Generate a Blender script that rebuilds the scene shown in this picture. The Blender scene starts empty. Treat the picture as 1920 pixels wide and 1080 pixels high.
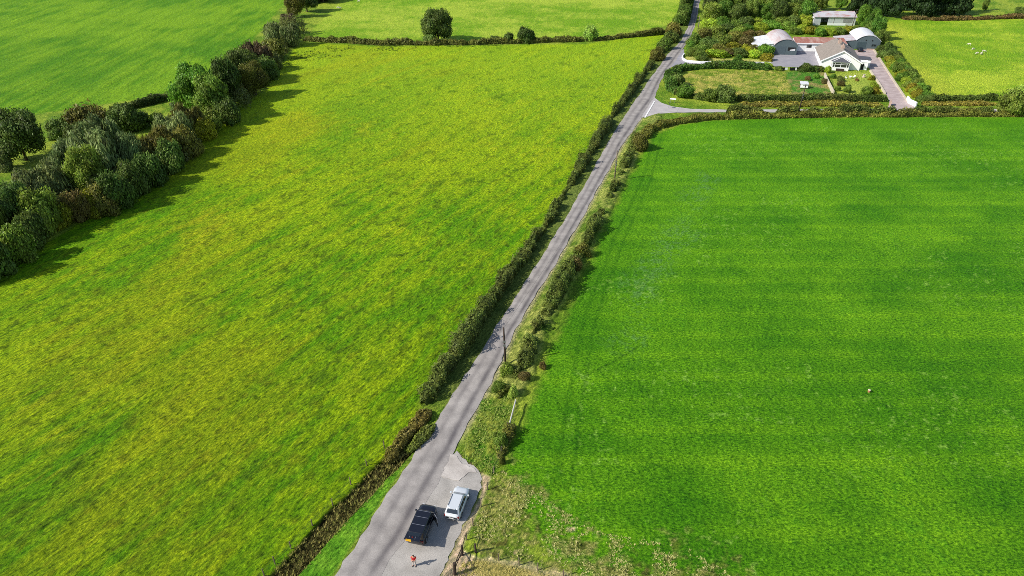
import bpy, bmesh, math, random
import numpy as np
from mathutils import Vector, Matrix, geometry
R = math.radians
C = bpy.context.scene.collection
scene = bpy.context.scene

# ------------------------------------------------------------------ camera, sky, sun, exposure
CAM_H, PITCH, FPX = 61.0, R(32.0), 1280.0
cam = bpy.data.cameras.new('camera'); camo = bpy.data.objects.new('camera', cam); C.objects.link(camo)
camo.location = (0, 0, CAM_H); camo.rotation_euler = (R(90) - PITCH, 0, 0)
cam.sensor_width = 36; cam.lens = 24.0; cam.clip_start = 0.5; cam.clip_end = 20000
scene.camera = camo
SUN_EL, SUN_AZ = R(37), R(19)          # light comes from the left and a little from behind
to_sun = Vector((-math.cos(SUN_AZ) * math.cos(SUN_EL), -math.sin(SUN_AZ) * math.cos(SUN_EL), math.sin(SUN_EL)))
w = bpy.data.worlds.new('World'); scene.world = w; w.use_nodes = True
nt = w.node_tree; sky = nt.nodes.new('ShaderNodeTexSky'); sky.sky_type = 'NISHITA'; sky.sun_disc = False
sky.sun_elevation = SUN_EL; sky.sun_rotation = math.atan2(to_sun.x, to_sun.y)
bg = nt.nodes['Background']; bg.inputs[1].default_value = 0.125
nt.links.new(sky.outputs[0], bg.inputs[0])
sl = bpy.data.lights.new('sun', 'SUN'); sl.energy = 5.0; sl.angle = R(0.5); sl.color = (1.0, 0.955, 0.88)
so = bpy.data.objects.new('sun', sl); C.objects.link(so); so.rotation_euler = to_sun.to_track_quat('Z', 'Y').to_euler()
so.location = (-60, -20, 90)
scene.render.engine = 'CYCLES'; scene.cycles.filter_width = 0.85; scene.cycles.use_denoising = False
scene.view_settings.view_transform = 'Standard'; scene.view_settings.look = 'None'
scene.view_settings.exposure = 0.08; scene.view_settings.gamma = 1.0

# ------------------------------------------------------------------ helpers
def P(u, v, h=0.0):
    """photo position (1920 wide) -> metres on the level plane at height h"""
    phi = PITCH + math.atan((v - 540) / FPX)
    D = (CAM_H - h) / math.tan(phi)
    depth = D * math.cos(PITCH) + (CAM_H - h) * math.sin(PITCH)
    return ((u - 960) / FPX * depth, D)
def S(v):                                # px per metre on the ground at image row v
    return (v + 260) * math.cos(PITCH) / CAM_H
def HT(vb, vt):                          # height of something standing at row vb whose top reaches row vt
    D = P(960, vb)[1]
    return CAM_H - D * math.tan(PITCH + math.atan((vt - 540) / FPX))
def lin(r, g, b, a=1.0):
    f = lambda c: c / 12.92 if c <= 0.04045 else ((c + 0.055) / 1.055) ** 2.4
    return (f(r / 255), f(g / 255), f(b / 255), a)
def tag(o, label=None, cat=None, group=None, kind=None):
    if label: o['label'] = label
    if cat: o['category'] = cat
    if group: o['group'] = group
    if kind: o['kind'] = kind
    return o
def empty(name, label, cat, loc=(0, 0, 0), rz=0, group=None):
    o = bpy.data.objects.new(name, None); C.objects.link(o); o.empty_display_size = 0.5
    o.location = loc; o.rotation_euler = (0, 0, rz); return tag(o, label, cat, group)
def link_mesh(name, me, mat, parent=None):
    o = bpy.data.objects.new(name, me); C.objects.link(o)
    if mat is not None and not me.materials: me.materials.append(mat)
    if parent: o.parent = parent
    return o
def copy_tree(o, parent=None):
    c = o.copy(); C.objects.link(c)
    if parent: c.parent = parent
    for ch in list(o.children): copy_tree(ch, c)
    return c
def np_mesh(name, verts, faces, attrs=None, cols=None, smooth=False):
    """verts (n,3), faces (m,k) all with k corners"""
    verts = np.asarray(verts, dtype=np.float32); faces = np.asarray(faces, dtype=np.int32)
    me = bpy.data.meshes.new(name); n, k = faces.shape
    me.vertices.add(len(verts)); me.vertices.foreach_set('co', verts.ravel())
    me.loops.add(n * k); me.loops.foreach_set('vertex_index', faces.ravel())
    me.polygons.add(n); me.polygons.foreach_set('loop_start', np.arange(0, n * k, k, dtype=np.int32))
    me.polygons.foreach_set('loop_total', np.full(n, k, dtype=np.int32))
    if smooth: me.polygons.foreach_set('use_smooth', np.ones(n, dtype=bool))
    if attrs:
        for an, (dom, arr) in attrs.items():
            a = me.attributes.new(an, 'FLOAT', dom); a.data.foreach_set('value', np.asarray(arr, dtype=np.float32))
    if cols:
        for an, (dom, arr) in cols.items():
            a = me.attributes.new(an, 'FLOAT_COLOR', dom); a.data.foreach_set('color', np.asarray(arr, dtype=np.float32).ravel())
    me.update(); me.validate(); return me

class MB:
    """collects shapes for one part"""
    def __init__(s): s.bm = bmesh.new()
    def quad(s, *pts):
        return s.bm.faces.new([s.bm.verts.new(p) for p in pts])
    def box(s, x0, x1, y0, y1, z0, z1):
        v = [s.bm.verts.new(p) for p in ((x0,y0,z0),(x1,y0,z0),(x1,y1,z0),(x0,y1,z0),(x0,y0,z1),(x1,y0,z1),(x1,y1,z1),(x0,y1,z1))]
        for f in ((3,2,1,0),(4,5,6,7),(0,1,5,4),(1,2,6,5),(2,3,7,6),(3,0,4,7)): s.bm.faces.new([v[i] for i in f])
        return s
    def hexa(s, b, t):
        v = [s.bm.verts.new(p) for p in list(b) + list(t)]
        for f in ((3,2,1,0),(4,5,6,7),(0,1,5,4),(1,2,6,5),(2,3,7,6),(3,0,4,7)): s.bm.faces.new([v[i] for i in f])
        return s
    def prism(s, prof, y0, y1):           # profile in xz, extruded along y
        a = [s.bm.verts.new((x, y0, z)) for x, z in prof]; b = [s.bm.verts.new((x, y1, z)) for x, z in prof]
        s.bm.faces.new(a); s.bm.faces.new(b[::-1]); n = len(prof)
        for i in range(n): s.bm.faces.new([a[(i+1) % n], a[i], b[i], b[(i+1) % n]])
        return s
    def tube(s, pts, radii, n=8):
        rings = []
        for i, p in enumerate(pts):
            p = Vector(p); q = Vector(pts[min(i + 1, len(pts) - 1)]); o = Vector(pts[max(i - 1, 0)])
            d = (q - o).normalized(); a = d.orthogonal().normalized(); b = d.cross(a)
            r = radii[i] if hasattr(radii, '__len__') else radii
            rings.append([s.bm.verts.new(p + (a * math.cos(t) + b * math.sin(t)) * r) for t in [2 * math.pi * k / n for k in range(n)]])
        for r0, r1 in zip(rings, rings[1:]):
            for k in range(n): s.bm.faces.new([r0[k], r0[(k+1) % n], r1[(k+1) % n], r1[k]])
        s.bm.faces.new(rings[0][::-1]); s.bm.faces.new(rings[-1]); return s
    def loft(s, secs, close_ends=True):
        rings = [[s.bm.verts.new(p) for p in sec] for sec in secs]; n = len(secs[0])
        for r0, r1 in zip(rings, rings[1:]):
            for k in range(n): s.bm.faces.new([r0[k], r0[(k+1) % n], r1[(k+1) % n], r1[k]])
        if close_ends: s.bm.faces.new(rings[0][::-1]); s.bm.faces.new(rings[-1])
        return s
    def build(s, name, mat, parent=None, smooth=False, bevel=0):
        bmesh.ops.recalc_face_normals(s.bm, faces=s.bm.faces)
        me = bpy.data.meshes.new(name); s.bm.to_mesh(me); s.bm.free()
        if smooth: me.polygons.foreach_set('use_smooth', [True] * len(me.polygons))
        o = link_mesh(name, me, mat, parent)
        if bevel:
            m = o.modifiers.new('bevel', 'BEVEL'); m.width = bevel; m.segments = 2; m.limit_method = 'ANGLE'
        return o

# ---- vectorised noise
def _h(ix, iy, seed):
    n = (ix.astype(np.int64) * 374761393 + iy.astype(np.int64) * 668265263 + seed * 974634777) & 0xffffffff
    n = ((n ^ (n >> 13)) * 1274126177) & 0xffffffff
    n = (n ^ (n >> 16)) & 0xffffff
    return n.astype(np.float32) / np.float32(0xffffff)
def vn(x, y, seed=0):
    ix = np.floor(x); iy = np.floor(y); fx = (x - ix).astype(np.float32); fy = (y - iy).astype(np.float32)
    fx = fx * fx * (3 - 2 * fx); fy = fy * fy * (3 - 2 * fy)
    a = _h(ix, iy, seed); b = _h(ix + 1, iy, seed); c = _h(ix, iy + 1, seed); d = _h(ix + 1, iy + 1, seed)
    return (a + (b - a) * fx) * (1 - fy) + (c + (d - c) * fx) * fy
def fbm(x, y, o=4, seed=0, g=0.5):
    t = 0; a = 1; s = 0
    for i in range(o):
        t = t + a * vn(x * 2 ** i + 17.3 * i, y * 2 ** i + 5.1 * i, seed + i); s += a; a *= g
    return t / s
def sstep(a, b, x):
    t = np.clip((x - a) / (b - a), 0, 1); return t * t * (3 - 2 * t)
def seg_dist(x, y, pts):
    d = np.full(x.shape, 1e9, dtype=np.float32)
    for (x0, y0), (x1, y1) in zip(pts, pts[1:]):
        dx, dy = x1 - x0, y1 - y0; L = dx * dx + dy * dy + 1e-9
        t = np.clip(((x - x0) * dx + (y - y0) * dy) / L, 0, 1)
        d = np.minimum(d, np.hypot(x - x0 - t * dx, y - y0 - t * dy))
    return d
def sd_poly(x, y, poly):                 # negative inside
    d = seg_dist(x, y, poly + poly[:1]); ins = np.zeros(x.shape, dtype=bool); n = len(poly)
    for i in range(n):
        (x0, y0), (x1, y1) = poly[i], poly[(i + 1) % n]
        if y0 == y1: continue
        c = ((y0 > y) != (y1 > y)) & (x < (x1 - x0) * (y - y0) / (y1 - y0) + x0); ins ^= c
    return np.where(ins, -d, d)
def PP(l): return [P(u, v) for u, v in l]

# ------------------------------------------------------------------ materials
def mat_new(name):
    m = bpy.data.materials.new(name); m.use_nodes = True; nt = m.node_tree
    return m, nt, nt.nodes['Principled BSDF'], nt.links
def N(nt, t, **kw):
    n = nt.nodes.new(t)
    for k, v in kw.items():
        if k.startswith('i_'): n.inputs[k[2:].replace('_', ' ')].default_value = v
        else: setattr(n, k, v)
    return n
def plain(name, col, rough=0.7, metal=0.0, var=0.12, scale=3.0, spec=0.4, bump=0.0, coat=0.0):
    m, nt, b, L = mat_new(name)
    tc = N(nt, 'ShaderNodeTexCoord'); nz = N(nt, 'ShaderNodeTexNoise', i_Scale=scale, i_Detail=6.0)
    L.new(tc.outputs['Object'], nz.inputs['Vector'])
    mr = N(nt, 'ShaderNodeMapRange'); mr.inputs[1].default_value = .3; mr.inputs[2].default_value = .7
    mr.inputs[3].default_value = 1 - var; mr.inputs[4].default_value = 1 + var
    L.new(nz.outputs[0], mr.inputs[0])
    mx = N(nt, 'ShaderNodeVectorMath', operation='MULTIPLY'); mx.inputs[0].default_value = col[:3]
    L.new(mr.outputs[0], mx.inputs[1]); L.new(mx.outputs[0], b.inputs['Base Color'])
    b.inputs['Roughness'].default_value = rough; b.inputs['Metallic'].default_value = metal
    b.inputs['Specular IOR Level'].default_value = spec; b.inputs['Coat Weight'].default_value = coat
    if bump:
        bp = N(nt, 'ShaderNodeBump', i_Strength=bump, i_Distance=0.03); L.new(nz.outputs[0], bp.inputs['Height']); L.new(bp.outputs[0], b.inputs['Normal'])
    return m
def ramp(nt, fac, stops, L):
    r = N(nt, 'ShaderNodeValToRGB'); e = r.color_ramp.elements
    e[0].position = stops[0][0]; e[0].color = stops[0][1]; e[1].position = stops[-1][0]; e[1].color = stops[-1][1]
    for p, c in stops[1:-1]:
        k = e.new(p); k.color = c
    L.new(fac, r.inputs[0]); return r

def foliage_mat():
    m, nt, b, L = mat_new('leaves')
    oi = N(nt, 'ShaderNodeObjectInfo'); at = N(nt, 'ShaderNodeAttribute'); at.attribute_name = 'tint'
    geo = N(nt, 'ShaderNodeNewGeometry'); nz = N(nt, 'ShaderNodeTexNoise', i_Scale=0.55, i_Detail=3.0); L.new(geo.outputs['Position'], nz.inputs['Vector'])
    hs = N(nt, 'ShaderNodeHueSaturation')
    mr = N(nt, 'ShaderNodeMapRange'); mr.inputs[1].default_value = 0; mr.inputs[2].default_value = 1; mr.inputs[3].default_value = .5; mr.inputs[4].default_value = 2.4
    L.new(at.outputs['Fac'], mr.inputs[0]); L.new(mr.outputs[0], hs.inputs['Value'])
    mh = N(nt, 'ShaderNodeMapRange'); mh.inputs[1].default_value = .3; mh.inputs[2].default_value = .7; mh.inputs[3].default_value = .475; mh.inputs[4].default_value = .503
    L.new(nz.outputs[0], mh.inputs[0]); L.new(mh.outputs[0], hs.inputs['Hue']); L.new(oi.outputs['Color'], hs.inputs['Color'])
    b.inputs['Roughness'].default_value = .55; b.inputs['Specular IOR Level'].default_value = .25
    L.new(hs.outputs[0], b.inputs['Base Color'])
    tr = N(nt, 'ShaderNodeBsdfTranslucent'); L.new(hs.outputs[0], tr.inputs[0])
    mx = N(nt, 'ShaderNodeMixShader'); mx.inputs[0].default_value = .32
    L.new(b.outputs[0], mx.inputs[1]); L.new(tr.outputs[0], mx.inputs[2]); L.new(mx.outputs[0], nt.nodes['Material Output'].inputs[0])
    return m
M = {}
M['leaf'] = foliage_mat()
M['bark'] = plain('bark', lin(95, 80, 65), .9, var=.3, scale=6)
def hedge_mat():
    m = M['leaf'].copy(); m.name = 'hedge_leaves'; nt = m.node_tree; L = nt.links
    hs = [n for n in nt.nodes if n.type == 'HUE_SAT'][0]; oi = [n for n in nt.nodes if n.type == 'OBJECT_INFO'][0]
    geo = [n for n in nt.nodes if n.type == 'NEW_GEOMETRY'][0]
    nz = N(nt, 'ShaderNodeTexNoise', i_Scale=0.16, i_Detail=4.0); L.new(geo.outputs['Position'], nz.inputs['Vector'])
    mr = N(nt, 'ShaderNodeMapRange'); mr.inputs[1].default_value = .52; mr.inputs[2].default_value = .68; L.new(nz.outputs[0], mr.inputs[0])
    ml = N(nt, 'ShaderNodeMath', operation='MULTIPLY'); ml.inputs[1].default_value = .55; L.new(mr.outputs[0], ml.inputs[0])
    mix = N(nt, 'ShaderNodeMix', data_type='RGBA'); L.new(ml.outputs[0], mix.inputs[0]); L.new(oi.outputs['Color'], mix.inputs[6])
    mix.inputs[7].default_value = lin(98, 102, 50); L.new(mix.outputs[2], hs.inputs['Color']); return m
M['hedge'] = hedge_mat()

# ------------------------------------------------------------------ road edges and field outlines (photo rows)
RL = {1330:462,1200:548,1080:628,1000:680,900:745,850:778,800:812,750:842,689:883,619:927,550:971,500:1004,417:1056,358:1090,269:1139,225:1166,180:1197,150:1217,120:1239,100:1254,75:1278,50:1290,25:1297,0:1302,-60:1310,-150:1318}
RR = {1330:520,1200:630,1080:711,1034:742,1010:762,950:795,892:826,854:848,839:858,800:874,750:902,689:936,619:965,550:1007,500:1038,417:1087,358:1119,269:1169,225:1200,180:1228,150:1240,120:1262,100:1276,75:1291,50:1303,25:1308,0:1313,-60:1321,-150:1329}
def edge(tab, v):
    ks = sorted(tab); return float(np.interp(v, ks, [tab[k] for k in ks]))
vs_road = []
v = 1330.0
while v > -150: vs_road.append(v); v -= max(1.2, (v + 260) / 110)
RLw = [P(edge(RL, v), v) for v in vs_road]; RRw = [P(edge(RR, v), v) for v in vs_road]
road_poly = RLw + RRw[::-1]
lane_px = [(1196,222),(1212,219),(1231,213.5),(1267,211),(1358,210.5),(1500,211),(1700,210),(1920,209.5),(2150,210),(2150,204.5),(1920,204.5),(1700,204.5),(1660,204.5),(1500,205),(1360,205.5),(1295,204),(1262,200),(1240,193),(1229,184),(1226,176),(1200,190)]
mouth_px = [(1236,132),(1242,148),(1247,135),(1258,126),(1275,122),(1310,121.5),(1445,123),(1445,119.5),(1310,118.5),(1286,116),(1279,111),(1282,104),(1283,92),(1270,98)]
yard_px = [(1444,124),(1444,119),(1450,103),(1491,101.5),(1491,95.5),(1536,94.5),(1541,112),(1541,124),(1515,127)]
drive_px = [(1657,205),(1663,203),(1669,194),(1661,175),(1647,153),(1633,132),(1622,118),(1606,104),(1600,95),(1620,90),(1638,91),(1701,192),(1717,201),(1722,205)]
layby_px = [(858,846),(866,858),(880,868),(893,877),(901,888),(903,905),(897,930),(884,958),(868,984),(857,1008),(846,1035),(836,1058),(822,1085),(760,1200),(620,1200),(700,1080),(735,1034),(757,1010),(790,950),(820,892),(842,854)]
conc_px = [(846,853),(856,855),(862,866),(874,872),(891,881),(893,885),(877,886),(872,893),(861,902),(849,899),(826,892.5)]
lane_w, mouth_w, yard_w, drive_w, layby_w = map(PP, (lane_px, mouth_px, yard_px, drive_px, layby_px))

LF = PP([(-900,1050),(-60,530),(130,432),(270,335),(400,240),(500,165),(560,80),(700,86),(900,86),(1100,82),(1245,62),(1250,100),(1215,150),(1140,220),(1050,370),(985,480),(880,640),(800,745),(762,830),(660,938),(560,1045),(400,1300),(100,1600),(-900,1700)])
FF = PP([(575,70),(640,0),(750,-150),(1310,-200),(1296,0),(1275,44),(1100,72),(900,77)])
TL = PP([(-1400,420),(-200,250),(60,215),(340,175),(470,80),(540,0),(640,-170),(-1400,-170)])
RF = PP([(1000,1010),(955,870),(1000,740),(1060,600),(1130,440),(1185,325),(1225,255),(1265,236),(1330,226),(1480,221),(1960,218),(2600,222),(3200,900),(3000,1500),(1200,1300),(1080,1080)])
SF = PP([(1655,38),(1700,180),(1735,186),(1870,184),(1960,180),(2500,180),(2500,20),(1920,27),(1800,32)])
PD = PP([(1262,170),(1262,150),(1300,133),(1440,131),(1470,134),(1486,177),(1300,180)])
GD = PP([(1470,134),(1545,134),(1562,178),(1486,177)])
GL = PP([(1556,140),(1625,136),(1658,178),(1570,178)])
VG = PP([(780,850),(764,855),(745,862),(714,898),(670,946),(626,994),(600,1015),(548,1080),(460,1190),(548,1200),(628,1080),(680,1000),(745,900)])
DIRT = PP([(921,894),(913,912),(899,950),(888,975),(872,1008),(868,1030),(890,1050),(896,1085),(900,1150),(780,1200),(830,1070),(850,1030),(858,1000),(885,960),(900,925),(901,888)])
DITCH = PP([(772,830),(768,838),(728,872),(692,910),(642,960),(602,1003),(540,1068),(470,1140),(380,1240),(200,1450)])
SCRAP = PP([(1180,112),(1290,106),(1300,70),(1420,52),(1520,50),(1650,30),(1700,190),(1260,196),(1236,180),(1250,140)])

def build_ground():
    vs = []; v = 1420.0
    while v > -190: vs.append(v); v -= 1.9 if v < 1080 else 4
    Ys = [-400., -150., -40., 0., 12., 20.] + [P(0, v)[1] for v in vs]
    k = Ys[-1]; Ys += [k * 1.3, k * 1.8, k * 2.8, k * 5, k * 10, k * 20]
    Ys = np.array(sorted(Ys), dtype=np.float64)
    half = 1150; us = np.arange(-half, half + 1, 2.1)
    ext = np.array([1.15, 1.4, 1.9, 3, 6, 15]) * half
    us = np.concatenate([-ext[::-1], us, ext]); 
    D = np.maximum(Ys, 20.0); depth = D * math.cos(PITCH) + CAM_H * math.sin(PITCH)
    X = (us[None, :] / FPX * depth[:, None]).astype(np.float32); Y = np.repeat(Ys[:, None], len(us), 1).astype(np.float32)
    ny, nx = X.shape; x = X.ravel(); y = Y.ravel()
    near = np.clip(90 / np.maximum(np.hypot(x, y), 60), 0, 1.2)
    # warped coordinates so that no outline runs straight
    wx = x + 1.6 * (fbm(x / 5, y / 5, 3, 3) - .5); wy = y + 1.6 * (fbm(x / 5, y / 5, 3, 9) - .5)
    n_big = fbm(x / 38, y / 38, 4, 11); n_mid = fbm(x / 9, y / 9, 4, 21); n_fine = fbm(x / 1.3, y / 1.3, 3, 31); n_px = vn(x / .35, y / .35, 41)
    # directions of growth: left field runs along the far hedgerow, right field along the lane
    a0 = P(130, 432); a1 = P(500, 165); ang = math.atan2(a1[1] - a0[1], a1[0] - a0[0])
    ca, sa = math.cos(ang), math.sin(ang); al = x * ca + y * sa; ac = -x * sa + y * ca
    ab = ang - .42; al1 = x * math.cos(ab) + y * math.sin(ab); ac1 = -x * math.sin(ab) + y * math.cos(ab)
    st = fbm(al1 / 3.0, ac1 / .95, 4, 51, .6); st2 = fbm(al / 60, ac / 5.5, 3, 61)
    col = np.zeros((x.size, 3), dtype=np.float32); hgt = np.zeros(x.size, dtype=np.float32); rough = np.ones(x.size, dtype=np.float32)
    L3 = lambda *c: np.array(lin(*c)[:3], dtype=np.float32)
    def mixc(c0, c1, t): return c0 + (c1 - c0) * np.clip(t, 0, 1)[:, None]
    def put(mask, c, h=None, r=None):
        nonlocal col, hgt, rough
        col = col + (c - col) * mask[:, None]
        if h is not None: hgt = hgt + (h - hgt) * mask
        if r is not None: rough = rough + (r - rough) * mask
    jit = (fbm(x / 1.1, y / 1.1, 3, 71) - .5)
    # general rough grass
    g = mixc(L3(104, 140, 32), L3(158, 176, 56), sstep(.35, .65, .6 * n_mid + .4 * n_fine)); put(np.ones(x.size, np.float32), g, (n_fine - .5) * .25)
    # left field
    st3 = fbm(al1 / 26, ac1 / 1.5, 3, 65)
    t = sstep(.36, .64, .26 * n_big + .10 * st2 + .18 * n_mid + .22 * st + .24 * st3)
    c = mixc(L3(86, 138, 8), L3(142, 168, 16), t)
    c = mixc(c, L3(176, 172, 34), sstep(.56, .76, .45 * fbm(x / 20, y / 20, 4, 81) + .30 * st + .25 * st2) * .5)
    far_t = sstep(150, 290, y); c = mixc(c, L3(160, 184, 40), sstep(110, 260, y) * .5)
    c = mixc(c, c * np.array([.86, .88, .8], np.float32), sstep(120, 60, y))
    c = mixc(c, L3(74, 112, 12), sstep(.57, .73, .5 * st + .5 * fbm(x / 2.6, y / 2.6, 3, 83)) * .75)
    c = mixc(c, L3(70, 92, 14), sstep(.62, .74, fbm(al1 / 1.7, ac1 / .8, 3, 87)) * .6 * sstep(260, 120, y))
    c = mixc(c, L3(160, 176, 26), sstep(.60, .78, fbm(al1 / 2.6, ac1 / 1.4, 3, 89)) * .3)
    c = mixc(c, L3(158, 156, 24), sstep(.46, .70, .6 * fbm(x / 20 + 5, y / 26, 5, 93) + .4 * fbm(al1 / 22, ac1 / 2.4, 4, 97)) * .34 * sstep(6, -40, x))
    c = c * np.array([1.28, 1.27, .9], np.float32)
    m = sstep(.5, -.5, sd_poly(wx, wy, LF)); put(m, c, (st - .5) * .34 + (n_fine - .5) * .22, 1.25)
    # far pasture
    c = mixc(L3(122, 168, 26), L3(178, 200, 62), sstep(.35, .65, .4 * n_big + .35 * n_mid + .25 * n_fine))
    m = sstep(.8, -.8, sd_poly(wx, wy, FF)); put(m, c, (n_fine - .5) * .3, 1.2)
    # pasture beyond the hedgerow
    ang2 = ang + .10; al2 = x * math.cos(ang2) + y * math.sin(ang2); ac2 = -x * math.sin(ang2) + y * math.cos(ang2)
    s3 = fbm(al2 / 60, ac2 / 2.0, 3, 91); s4 = fbm(al2 / 9, ac2 / 1.6, 3, 95)
    c = mixc(L3(82, 134, 16), L3(126, 166, 28), sstep(.34, .66, .34 * n_big + .2 * s3 + .2 * s4 + .26 * n_mid))
    c = c * np.array([1.08, 1.1, 1.], np.float32)
    m = sstep(.8, -.8, sd_poly(wx, wy, TL)); put(m, c, (s4 - .5) * .3 + (s3 - .5) * .15, 1.1)
    # right field, lush ley grass
    bands = fbm(x / 90, y / 3.4, 3, 101); bl = fbm(x / 16, y / 10, 4, 105)
    c = mixc(L3(68, 128, 10), L3(106, 160, 20), sstep(.25, .75, .30 * bl + .26 * bands + .44 * n_mid))
    c = mixc(c, c * np.array([1.26, 1.14, 1.15], np.float32), sstep(.15, .8, np.sin(y / 5.2 * 2 * math.pi + 2.2 * (n_mid - .5) + .8 * (n_big - .5))) * sstep(.35, .6, n_big + .1) * .8)
    c = mixc(c, L3(36, 96, 6), sstep(.55, .72, .5 * n_fine + .5 * n_px) * .4)
    c = mixc(c, L3(96, 160, 24), sstep(.60, .75, .35 * n_fine + .25 * n_px + .4 * n_mid) * .5)
    d = sd_poly(wx, wy, RF)
    c = mixc(c, L3(132, 176, 66), sstep(.70, .80, fbm(x / .7, y / .7, 2, 143)) * sstep(.5, .7, fbm(x / 12, y / 12, 3, 145)) * .8)
    c = c * np.array([1.10, 1.15, .85], np.float32)
    c = mixc(c, L3(96, 158, 20), sstep(225, 150, y) * 0 + sstep(150, 215, y) * .35 + sstep(-5, -0.5, d) * .25)
    pc = PP([(1025,440)])[0]
    track = seg_dist(x, y, PP([(1330,330),(1270,440),(1200,560),(1190,640)]))      # pale weeds along an old track
    c = mixc(c, L3(112, 160, 78), sstep(5.0, 0, track + 9 * (n_mid - .5)) * sstep(.46, .66, .5 * n_fine + .5 * n_px) * .5)
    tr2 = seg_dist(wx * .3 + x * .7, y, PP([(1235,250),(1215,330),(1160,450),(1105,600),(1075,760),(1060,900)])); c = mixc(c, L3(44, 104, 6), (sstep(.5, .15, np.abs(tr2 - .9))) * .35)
    dl = seg_dist(x, y, PP([(1100,704),(1150,678),(1204,646)])); c = mixc(c, L3(20, 66, 8), sstep(.2, .05, dl) * .45)  # thin dark line: shadow of an overhead wire, painted into the grass colour
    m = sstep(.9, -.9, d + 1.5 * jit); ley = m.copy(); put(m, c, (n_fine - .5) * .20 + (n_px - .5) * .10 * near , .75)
    # sheep field
    c = mixc(L3(118, 160, 26), L3(170, 192, 52), sstep(.35, .65, .4 * n_big + .35 * n_mid + .25 * n_fine))
    c = mixc(c, L3(176, 176, 60), sstep(14, 2, seg_dist(x, y, PP([(1660,45),(1700,130),(1745,184)]))) * .4)
    c = c * np.array([1.18, 1.16, 1.05], np.float32)
    m = sstep(.8, -.8, sd_poly(wx, wy, SF)); put(m, c, (n_fine - .5) * .3, 1.1)
    # paddock, kitchen garden, lawn
    c = mixc(L3(120, 148, 38), L3(196, 186, 88), sstep(.35, .66, .45 * fbm(x / 6, y / 6, 4, 111) + .55 * n_fine))
    put(sstep(.6, -.6, sd_poly(wx, wy, PD)), c, (n_fine - .5) * .7, 1.4)
    c = mixc(L3(86, 140, 40), L3(160, 150, 84), sstep(.42, .6, .6 * fbm(x / 5, y / 5, 4, 117) + .4 * n_fine)); put(sstep(.4, -.4, sd_poly(wx, wy, GD)), c, (n_fine - .5) * .5, 1.2)
    c = mixc(L3(132, 158, 50), L3(174, 184, 74), n_mid); put(sstep(.4, -.4, sd_poly(x, y, GL)), c, 0 * x, .5)
    # kept grass beside the entrance
    c = mixc(L3(168, 172, 80), L3(196, 190, 104), n_fine); put(sstep(.4, -.4, sd_poly(x, y, PP([(1284,114),(1284,106),(1330,108),(1448,113),(1446,118),(1312,117)]))), c, 0 * x, .5)
    # verges of the road
    rd = sd_poly(x, y, road_poly); near_road = sstep(5.4, 4.4, rd + jit)
    side = x - np.interp(y, [p[1] for p in RLw], [p[0] for p in RLw]).astype(np.float32)
    c = mixc(L3(100, 132, 36), L3(166, 174, 80), sstep(.3, .62, .5 * n_mid + .5 * n_fine))
    c = mixc(c, L3(196, 184, 140), sstep(.9, .1, rd) * .75)
    inlay = sstep(-2, 2, y - 60)
    put(near_road * (side > 0) * sstep(205, 190, y) * sstep(60, 66, y), c, .45 * sstep(.6, 2.4, rd) * sstep(60, 75, y) + (n_fine - .5) * .3, 1.3)
    c = mixc(L3(84, 108, 40), L3(136, 150, 64), n_fine); put(near_road * (side < 0) * sstep(66, 72, y) * sstep(4.2, 3.2, rd), c, (n_fine - .5) * .25, 1.2)
    # tussocky triangle between lay-by and fence
    TR = PP([(868,838),(905,752),(968,740),(962,800),(945,850),(925,893),(903,888),(880,866),(862,852)])
    c = mixc(L3(66, 130, 20), L3(154, 166, 60), sstep(.36, .62, .5 * fbm(x / 3, y / 3, 4, 121) + .5 * n_fine))
    put(sstep(.3, -.3, sd_poly(wx, wy, TR)), c, (n_fine - .4) * .6 + (n_px - .5) * .2, 1.5)
    c = L3(112, 84, 70); dd = seg_dist(x, y, PP([(860,854),(872,866),(888,872),(898,884)])); put(sstep(.55, .1, dd + jit) * .8, c + 0 * col)
    # dry straw-coloured corner by the fence
    ed = seg_dist(x, y, PP([(940,850),(925,893),(900,960),(880,1010),(892,1040),(1056,1082),(1300,1120)]))
    dz = sd_poly(x, y, PP([(928,893),(945,845),(975,858),(990,905),(1020,950),(1095,985),(1130,1020),(1260,1035),(1400,1070),(1500,1200),(800,1200),(860,1040),(900,960)]))
    dry = .8 * sstep(.47, .66, .5 * fbm(x / 3.2, y / 3.2, 4, 131) + .5 * fbm(x / .9, y / .9, 3, 133) + .11 * sstep(0, -3, dz) - .16 * sstep(-1, 4, dz)) * sstep(5, 1, dz)
    c = mixc(L3(118, 144, 42), L3(186, 178, 96), sstep(.35, .7, .4 * n_px + .6 * fbm(x / 2.2, y / 2.2, 3, 137))); c = mixc(c, L3(104, 96, 46), sstep(.6, .75, fbm(x / .9, y / .9, 3, 135)))
    put(dry * (sd_poly(x, y, RF) < 6) * (side > 0), c, (n_fine - .5) * .45 + (n_px - .5) * .15, 1.4)
    for (u, v, r) in ((1072, 992, .55), (965, 1036, .5)):
        qx, qy = P(u, v); put(sstep(r, r * .3, np.hypot(x - qx, y - qy) + jit), L3(200, 176, 132) + 0 * col, -.02 + 0 * x, .4)
    # pale footpath below the fence, ground inside the gate
    dd = seg_dist(x, y, PP([(880,1048),(935,1054),(1008,1071),(1060,1083),(1160,1105)])); put(sstep(.9, .2, dd + 1.4 * jit) * .8, mixc(L3(176, 160, 104), L3(214, 196, 150), n_fine), 0 * x, .6)
    GB = PP([(860,1052),(895,1052),(1060,1086),(1400,1180),(1400,1500),(700,1500),(780,1150),(838,1076)])
    put(sstep(.4, -.4, sd_poly(wx, wy, GB)), mixc(L3(176, 164, 84), L3(220, 200, 132), sstep(.3, .7, n_mid)), (n_fine - .5) * .3, 1.2)
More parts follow.
